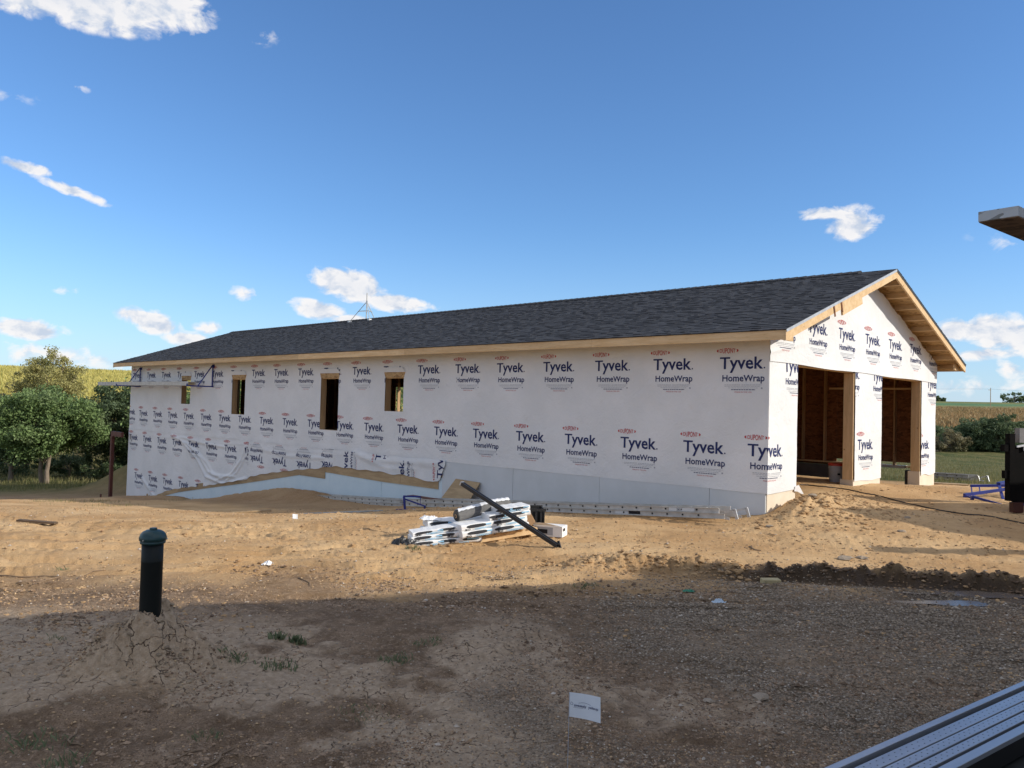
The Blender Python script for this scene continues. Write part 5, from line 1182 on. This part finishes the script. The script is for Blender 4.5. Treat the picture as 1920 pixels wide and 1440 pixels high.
def ico(seed, r_):
    bm = bmesh.new(); bmesh.ops.create_icosphere(bm, subdivisions=2, radius=1)
    rg = random.Random(seed); off = rg.uniform(0, 50)
    for p in bm.verts:
        q = 1+1.5*float(fbm(np.array([p.co.x*1.3+off+p.co.z]), np.array([p.co.y*1.3+p.co.z*1.7]), 3, seed, .7)[0]); p.co *= q; p.co.x *= 1.15; p.co.z *= .75
    me = bpy.data.meshes.new('clod'); bm.to_mesh(me); bm.free(); return me
cm_ = [ico(s, 1) for s in range(5)]
for me in cm_: me.materials.append(CLODM)
sm_ = [me.copy() for me in cm_]
for me in sm_: me.materials.clear(); me.materials.append(STONE)
def rock(nm, me, p, s, label, cat, group, sc=(1, 1, .6)):
    o = bpy.data.objects.new(nm, me); C.objects.link(o); o.location = (p[0], p[1], Gz(p[0], p[1])+s*.12); o.scale = (s*sc[0], s*sc[1], s*sc[2]); o.rotation_euler = (0, 0, RNG.uniform(0, 6)); return tag(o, label, cat, group)
for i, (px, py, s, lab) in enumerate([(1586, 1047, .085, 'flat pale stone, larger of the two in front of the thin shadow'), (1618, 1046, .06, 'smaller pale stone beside the flat one on the sunlit dirt'), (1690, 1010, .06, 'round stone standing alone on the sunlit slope at right'),
      (1443, 992, .06, 'pale stone left of the clod heap at the building corner'), (1523, 976, .07, 'pale stone at the foot of the dirt heap'), (1330, 1300, .035, 'squarish stone at the edge of the gravel'), (1425, 1298, .05, 'dark flat stone partly sunk at the edge of the gravel'), (1546, 1095, .03, 'white pebble-sized stone behind the tan block'), (1700, 990, .05, 'tan stone near the shadow tip')]):
    p = on_z((px, py), -1.80); rock('stone', sm_[i % 5], p, s, lab, 'stone', None)
n = 1500; uu = RNG.normal(-.5, .75, n); vv2 = RNG.normal(.75, .95, n); k = (uu < -.08); P2 = CO[None, :2]+uu[k, None]*UU[None, :2]+vv2[k, None]*VV[None, :2]
def clods(name, x, y, size, mat):
    n = len(x); z = G(x, y); V0 = []; base = [np.array([p.co[:] for p in cm_[i].vertices]) for i in range(5)]; Fb = np.array([p.vertices[:] for p in cm_[0].polygons]); nv_ = len(base[0]); Vs = []
    for i in range(n):
        a = RNG.uniform(0, 6.28); R_ = np.array([[math.cos(a), -math.sin(a), 0], [math.sin(a), math.cos(a), 0], [0, 0, 1]])
        Vs.append(base[i % 5]@R_.T*np.array([1, 1, .75])*size[i]+np.array([x[i], y[i], z[i]-size[i]*.05]))
    F = (Fb[None]+nv_*np.arange(n)[:, None, None]).reshape(-1, 3); o = from_arrays(name, np.vstack(Vs), F, [mat]); return tag(o, kind='stuff')
sz = RNG.uniform(.008, .03, len(P2))*RNG.choice([.6, 1, 1.9], len(P2), p=[.5, .4, .1]); clods('clods', P2[:, 0], P2[:, 1], sz, CLODM)
tx = RNG.uniform(.3, 8, 1800); ty_ = np.interp(tx, _tp[:, 0], _tp[:, 1])+RNG.normal(-.03, .16, 1800); tsz = RNG.uniform(.005, .022, 1800)*RNG.choice([.7, 1, 1.8], 1800); k = tx < 2.7; clods('clods', tx[k], ty_[k], tsz[k], CLODM); k = ~k; clods('clods', tx[k], ty_[k], tsz[k]*.8, simple('wet_shaded_clods', (.20, .125, .065), .8, 0, (.085, .052, .03), 2.2, bump=.6, bscale=40))  # past the sunlit stretch the clods are coloured darker, wet and shaded
x, y = fan(3200, 6.5, 19, -34, 35); u, v = to_uv(x, y); k = ~((v > -.3) & (u > -.1)) & (fbm(x*.7, y*.7, 3, 131) > RNG.uniform(-.02, .16, len(x))); clods('clods', x[k], y[k], RNG.uniform(.008, .024, k.sum())*np.clip(np.hypot(x[k], y[k])/9, .7, 1.5), CLODM)
ax = BOL[0]+RNG.normal(0, .40, 260); ay = BOL[1]+RNG.normal(-.05, .33, 260); k = np.hypot(ax-BOL[0], ay-BOL[1]) > .14; clods('clods', ax[k], ay[k], RNG.uniform(.004, .018, k.sum()), simple('clay_clods', (.30, .23, .15), .95, 0, (.20, .15, .10), 5, bump=.6, bscale=40))
# sticks
STICKM = simple('dry_twig', (.30, .21, .13), .9, 0, (.17, .115, .07), 9)
for i, (a, b, r_, lab) in enumerate([((385, 1438), (440, 1395), .007, 'dry forked stick left of the flag'), ((133, 1368), (147, 1392), .006, 'pale broken twig among the grass at bottom left'), ((327, 1417), (385, 1395), .005, 'thin dry twig below the clay mound'), ((560, 1083), (585, 1098), .006, 'dark twig on the sunlit dirt right of the paper scrap'),
      ((480, 1097), (540, 1090), .005, 'pale straw on the sunlit dirt near the shadow edge'), ((0, 1076), (110, 1083), .008, 'long thin stalk on the sunlit dirt at left'), ((60, 1090), (200, 1068), .007, 'bent dry stalk crossing the sunlit dirt at left'), ((1404, 1031), (1424, 1040), .012, 'dark twisted root on the sunlit dirt right of centre'), ((904, 1013), (1000, 1023), .004, 'thin cord trailing from the foot of the pole')]):
    p, q = on_z(a, -1.82), on_z(b, -1.82); m_ = MB(); n = 7; pp = []
    for t in np.linspace(0, 1, n):
        w = p*(1-t)+q*t; w = w+np.array([.02*math.sin(t*7+i), .03*math.sin(t*5+i*2), 0]); pp.append((w[0], w[1], Gz(w[0], w[1])+r_*1.1))
    for k in range(n-1): m_.tube(pp[k], pp[k+1], r_*(1-.5*k/n), 5)
    tag(m_.build('dry_stick', STICKM), lab, 'stick')
# ================================================================== VEGETATION
def leaf_mesh(name, P, size, mat, parent=None, loc=None, flat_=.0, aspect=.55):
    """P: leaf centres; each leaf is a bent four-cornered blade"""
    n = len(P); d = RNG.normal(size=(n, 3)); d[:, 2] = d[:, 2]*(1-flat_)-.25; d /= np.linalg.norm(d, axis=1)[:, None]
    q = RNG.normal(size=(n, 3)); q[:, 2] += .8; s = np.cross(d, q); s /= np.linalg.norm(s, axis=1)[:, None]
    L_ = size[:, None]; V = np.stack([P-d*L_*.5, P+s*L_*aspect*.5, P+d*L_*.5, P-s*L_*aspect*.5], 1).reshape(-1, 3)
    F = (np.array([[0, 1, 2, 3]])[None]+4*np.arange(n)[:, None, None]).reshape(-1, 4)
    return from_arrays(name, V, F, [mat], parent, loc)
def tree(name, p, h, rx, ry, nclump, leafs, size, mat, label, cat='tree', base=.12, trunks=1, seed=0, squash=1.0, group=None, clump=.22, bare=0):
    global RNG
    rg = np.random.default_rng(seed); z0 = Gz(p[0], p[1])-.05
    e = empty(name, (p[0], p[1], z0), 0, label, cat, group)
    cz = h*(1+base)/2; rz = h*(1-base)/2
    # clump centres: denser near the crown's surface, lumpy outline
    C_ = []
    while len(C_) < nclump:
        d = rg.normal(size=3); d /= np.linalg.norm(d); r_ = rg.uniform(.25, 1)**.45
        if d[2] < 0: r_ *= .95
        w_ = .88+.12*math.sin(d[0]*4+seed)+.13*math.cos(d[1]*5+d[2]*4+seed*2)
        C_.append((d[0]*rx*r_*w_, d[1]*ry*r_*w_, cz+d[2]*rz*r_*w_*squash))
    C_ = np.array(C_); cr_ = clump*min(rx, h/2)*rg.uniform(.6, 1.35, len(C_))
    per = leafs//nclump; P = []; S_ = []
    for c, r_ in zip(C_, cr_):
        v = rg.normal(size=(per, 3)); v /= np.linalg.norm(v, axis=1)[:, None]; v *= (rg.uniform(.15, 1, per)**.5)[:, None]*r_; v[:, 2] *= .72
        P.append(v+c); S_.append(size*rg.uniform(.6, 1.3, per))
    P = np.vstack(P); S_ = np.concatenate(S_); k = P[:, 2] > .05; leaf_mesh('crown', P[k], S_[k], mat, e)
    m_ = MB()
    for t in range(trunks):
        a = t*2.4+seed; bx, by = (.16+.12*t)*math.cos(a)*(trunks > 1), .14*math.sin(a)*(trunks > 1)
        top = Vector((bx*2.2+.1*math.sin(seed), by*2, h*.55)); r0 = .045*h**.75/ (1.0 if trunks == 1 else 1.15)
        prev = Vector((bx, by, -.1)); rr = r0
        for q in range(1, 5):
            nx = Vector((bx, by, 0)).lerp(top, q/4)+Vector((math.sin(q*1.7+seed)*.06*h/5, math.cos(q*2.1)*.05*h/5, 0)); m_.tube(prev, nx, rr, 9, r2=rr*.82); prev = nx; rr *= .82
    tr_ = m_.build('trunk', BARK, e)
    b_ = MB(); idx = rg.choice(len(C_), min(len(C_), 26+bare), replace=False)
    for i in idx:
        c = Vector(C_[i]); st = Vector((rg.normal()*.05, rg.normal()*.05, h*rg.uniform(.18, .5))); md = st.lerp(c, .5)+Vector((0, 0, .06*h))
        b_.tube(st, md, .013*h**.7, 5, r2=.008*h**.7); b_.tube(md, c*1.02, .008*h**.7, 5, r2=.003*h**.7)
    b_.build('limbs', BARK, e)
    return e
def gp(px, py, y): q = at_y((px, py), y); return (q[0], q[1])
tree('broadleaf_tree', gp(84, 908, 43.2), 5.3, 2.95, 2.6, 300, 38000, .17, LEAF, 'big round green tree with two pale trunks at left', base=.235, trunks=2, seed=3, clump=.20)
tree('broadleaf_tree', gp(20, 908, 45), 4.9, 2.6, 2.4, 200, 20000, .17, LEAFD, 'green tree cut by the left edge of the picture', base=.12, seed=5, clump=.22)
tree('yellowing_tree', gp(88, 860, 62), 8.4, 2.9, 2.5, 170, 17000, .16, LEAFY, 'yellowish thin-crowned tree rising behind the big green one', base=.34, seed=8, clump=.17, bare=24, squash=1.0)
tree('yellowing_tree', gp(35, 860, 64), 5.8, 2.6, 2.3, 90, 8000, .17, LEAFO, 'lower olive tree left of the yellowish one', base=.15, seed=18, clump=.2)
tree('broadleaf_tree', gp(212, 905, 47.5), 6.0, 2.0, 2.2, 220, 25000, .16, LEAFD, 'dark green tree touching the left end of the building', base=.03, seed=11, clump=.22)
tree('broadleaf_tree', gp(255, 905, 50), 5.0, 2.2, 2.2, 100, 9000, .17, LEAFD, 'dark tree mostly hidden by the left end of the building', base=.05, seed=12, clump=.25)
tree('olive_shrub', gp(168, 880, 56), 5.0, 2.2, 1.8, 90, 8000, .16, LEAFO, 'brownish shrub in the gap between the two green trees', 'shrub', base=.0, seed=14, clump=.26)
tree('olive_shrub', gp(130, 905, 49), 1.5, 2.0, 1.2, 50, 5000, .13, LEAFD, 'low dark undergrowth right of the pale trunks', 'shrub', base=-.1, seed=15, clump=.35)
tree('olive_shrub', gp(20, 912, 49), 1.6, 1.8, 1.2, 50, 5000, .13, LEAFD, 'low dark undergrowth left of the pale trunks', 'shrub', base=-.1, seed=16, clump=.35)
tree('olive_shrub', gp(215, 905, 46), 1.4, 1.6, 1.2, 40, 4000, .13, LEAFD, 'low undergrowth behind the dirt heap', 'shrub', base=-.1, seed=17, clump=.35)
# trees seen through the openings, behind the building
for k, (px, yy, s_) in enumerate([(757, 43, 21), (300, 50, 22), (352, 47, 23), (449, 49, 24)]):
    tree('broadleaf_tree', gp(px, 800, yy), 7.0, 3.0, 3.0, 90, 7000, .22, LEAF, ['tree glimpsed through the opening nearest the middle', 'tree behind the far end of the building', 'tree glimpsed through the smallest opening', 'tree glimpsed through the second opening from the left'][k], base=-.1, seed=s_, clump=.3)
# right-hand bushes
tree('bushy_tree', gp(1862, 853, 57), 2.85, 1.75, 1.6, 150, 15000, .15, LEAFD, 'highest dark bush right of the garage in front of the fields', 'bush', base=-.2, seed=31, clump=.26)
tree('bushy_tree', gp(1818, 853, 57.5), 2.35, 1.6, 1.5, 120, 11000, .15, LEAFD, 'dark bush left of the highest one', 'bush', base=-.2, seed=32, clump=.28)
tree('bushy_tree', gp(1900, 853, 58), 2.5, 1.4, 1.4, 100, 9000, .15, LEAFD, 'dark bush behind the black trailer', 'bush', base=-.2, seed=33, clump=.28)
tree('bushy_tree', gp(1775, 855, 56.5), 1.6, 1.8, 1.3, 90, 8000, .14, LEAFO, 'low greyish bush beside the right pier of the garage', 'bush', base=-.2, seed=34, clump=.3)
tree('bushy_tree', gp(1745, 853, 60), 1.9, 1.8, 1.3, 60, 5000, .15, LEAFD, 'bush half hidden behind the right pier', 'bush', base=-.2, seed=35, clump=.3)
for k, (px, h_, w_) in enumerate([(1902, 10, 11), (1925, 9, 9), (1757, 5, 2.4), (1768, 3, 1.8)]):
    q = gp(px, 766, 640); tree('distant_tree', q, h_, w_, w_, 40, 900, 1.6, LEAFD, ['dark tree clump on the far skyline at right', 'tree clump on the skyline cut by the right edge', 'tiny tree on the skyline just right of the building', 'tiny low tree on the skyline beside another'][k], 'tree', base=-.2, seed=41+k, clump=.35)
# utility pole with wires
q = at_y((1857, 774), 330); up_ = empty('utility_pole', (q[0], q[1], Gz(q[0], q[1])-.3), .35, 'utility pole standing in the field right of the building', 'utility pole')
MB().tube((0, 0, 0), (0, 0, 8.0), .16, 8, r2=.12).build('shaft', LUMBER_G, up_); MB().box(-1.1, .2, -.08, .08, 7.0, 7.2).build('crossarm', LUMBER_G, up_)
m_ = MB()
for x, z in ((-1.0, 7.25), (.1, 7.25)): m_.tube((x, 0, z), (x, 0, z+.25), .06, 6)
m_.build('insulators', GREYP, up_)
m_ = MB(); pr = None
for t in np.linspace(0, 1, 20):
    w = (q[0]-1-150*t, q[1]+30*t, Gz(q[0], q[1])+7.2-3.5*math.sin(math.pi*t)*.5+2*t)
    if pr: m_.tube(pr, w, .022, 4)
    pr = w
pr = None
for t in np.linspace(0, 1, 12):
    w = (q[0]+120*t, q[1]-20*t, Gz(q[0], q[1])+7.2-1.5*math.sin(math.pi*t))
    if pr: m_.tube(pr, w, .022, 4)
    pr = w
tag(m_.build('power_line', DARK), 'thin overhead wire strung from the utility pole', 'wire')
# blades: pasture, verge, weeds
def blades(name, x, y, h, mat, w_=.012, lean=.35, kind='stuff', parent=None, loc=(0, 0, 0)):
    n = len(x); z = G(x+loc[0], y+loc[1])-loc[2]; a = RNG.uniform(0, 6.28, n); l = RNG.uniform(0, lean, n)*h; b = RNG.uniform(0, 6.28, n)
    wx, wy = np.cos(a)*w_*h/.2, np.sin(a)*w_*h/.2; tx, ty = np.cos(b)*l, np.sin(b)*l
    V = np.stack([np.stack([x-wx, y-wy, z-.01], -1), np.stack([x+wx, y+wy, z-.01], -1), np.stack([x+tx*.4+wx*.7, y+ty*.4+wy*.7, z+h*.55], -1), np.stack([x+tx, y+ty, z+h*.95], -1)], 1).reshape(-1, 3)
    F = (np.array([[0, 1, 2, 3]])[None]+4*np.arange(n)[:, None, None]).reshape(-1, 4)
    o = from_arrays(name, V, F, [mat], parent, loc)
    if kind: tag(o, kind=kind)
    return o
x, y = fan(46000, 19, 60, 14, 40); k = (grass_mask(x, y) > RNG.uniform(.3, 1, len(x))) & (fbm(x*.5, y*.5, 3, 77) > -.10+RNG.uniform(-.1, .1, len(x))); blades('pasture_grass', x[k], y[k], RNG.uniform(.06, .17, k.sum()), BLADE, .008)
x, y = fan(60000, 43, 95, -40, 2, .8); k = grass_mask(x, y) > RNG.uniform(.2, 1, len(x)); x, y = x[k], y[k]; hh = RNG.uniform(.10, .32, len(x))*(1+1.9*ss(54, 66, np.hypot(x, y))); blades('dry_grass', x, y, hh, BLADE, .010)
x, y = fan(90000, 98, 330, -42, -7, .8); az_ = np.arctan2(x, y); row = np.round((x*.8+y*.6)/1.1)*1.1; dd_ = row-(x*.8+y*.6); x = x+dd_*.8; y = y+dd_*.6; blades('corn_field', x, y, RNG.uniform(.5, 1.1, len(x)), CORNY, .028, .7)
x, y = fan(26000, 82, 300, 24, 40, .8); blades('bean_field', x, y, RNG.uniform(.4, 1.0, len(x)), CORNT, .045, .6)
x, y = fan(14000, 66, 84, 24, 40); blades('field_margin', x, y, RNG.uniform(.5, 1.1, len(x)), LEAFD, .025, .6)
def weed(px, py, r_, n, h, label, mat=BLADEG, wd=.016):
    p = on_z((px, py), -1.80); z = Gz(p[0], p[1]); a = RNG.uniform(0, 6.28, n); rr = r_*RNG.uniform(0, 1, n)**.7
    o = blades('weed_tuft', rr*np.cos(a), rr*np.sin(a)*.8, RNG.uniform(.3, 1, n)*h, mat, wd, 1.1, None, None, (p[0], p[1], z)); return tag(o, label, 'weed')
weed(520, 1245, .15, 80, .05, 'leafy green weed right of the clay mound', wd=.035); weed(558, 1197, .07, 60, .06, 'small rounded weed just beyond the leafy one', wd=.05); weed(520, 1195, .06, 40, .07, 'tiny sprout left of the rounded weed', wd=.04)
weed(440, 1240, .10, 60, .05, 'small green sprig at the right foot of the clay mound'); weed(60, 1385, .20, 110, .05, 'thin grass tuft at the bottom left, larger one'); weed(120, 1420, .12, 80, .05, 'thin grass tuft at the bottom left, nearer the corner stick'); weed(385, 1365, .10, 60, .04, 'low grass tuft left of centre near the bottom')
weed(105, 1195, .08, 35, .04, 'grass sprig in the shade left of the clay mound'); weed(118, 1062, .10, 40, .04, 'dusty green sprig on the sunlit dirt at left'); weed(745, 1230, .15, 110, .05, 'sparse grass patch right of the weeds'); weed(800, 1205, .12, 90, .04, 'sparse grass patch farther right, near the shadow edge')
weed(776, 1025, .10, 70, .06, 'green weed at the left foot of the shingle pile'); weed(1100, 1095, .16, 110, .04, 'faint grass at the shadow edge below the pole')
weed(690, 1320, .2, 90, .03, 'scattered green seedlings in the middle foreground'); weed(1830, 1320, .1, 50, .03, 'green seedlings beside the aluminium plank')
x = RNG.uniform(-13.5, -9.5, 2500); y = RNG.uniform(19, 24.5, 2500); k = fbm(x*.9, y*.9, 3, 101) > 0.03; tag(blades('thin_turf', x[k], y[k], RNG.uniform(.03, .09, k.sum()), BLADE, .010), kind='stuff')
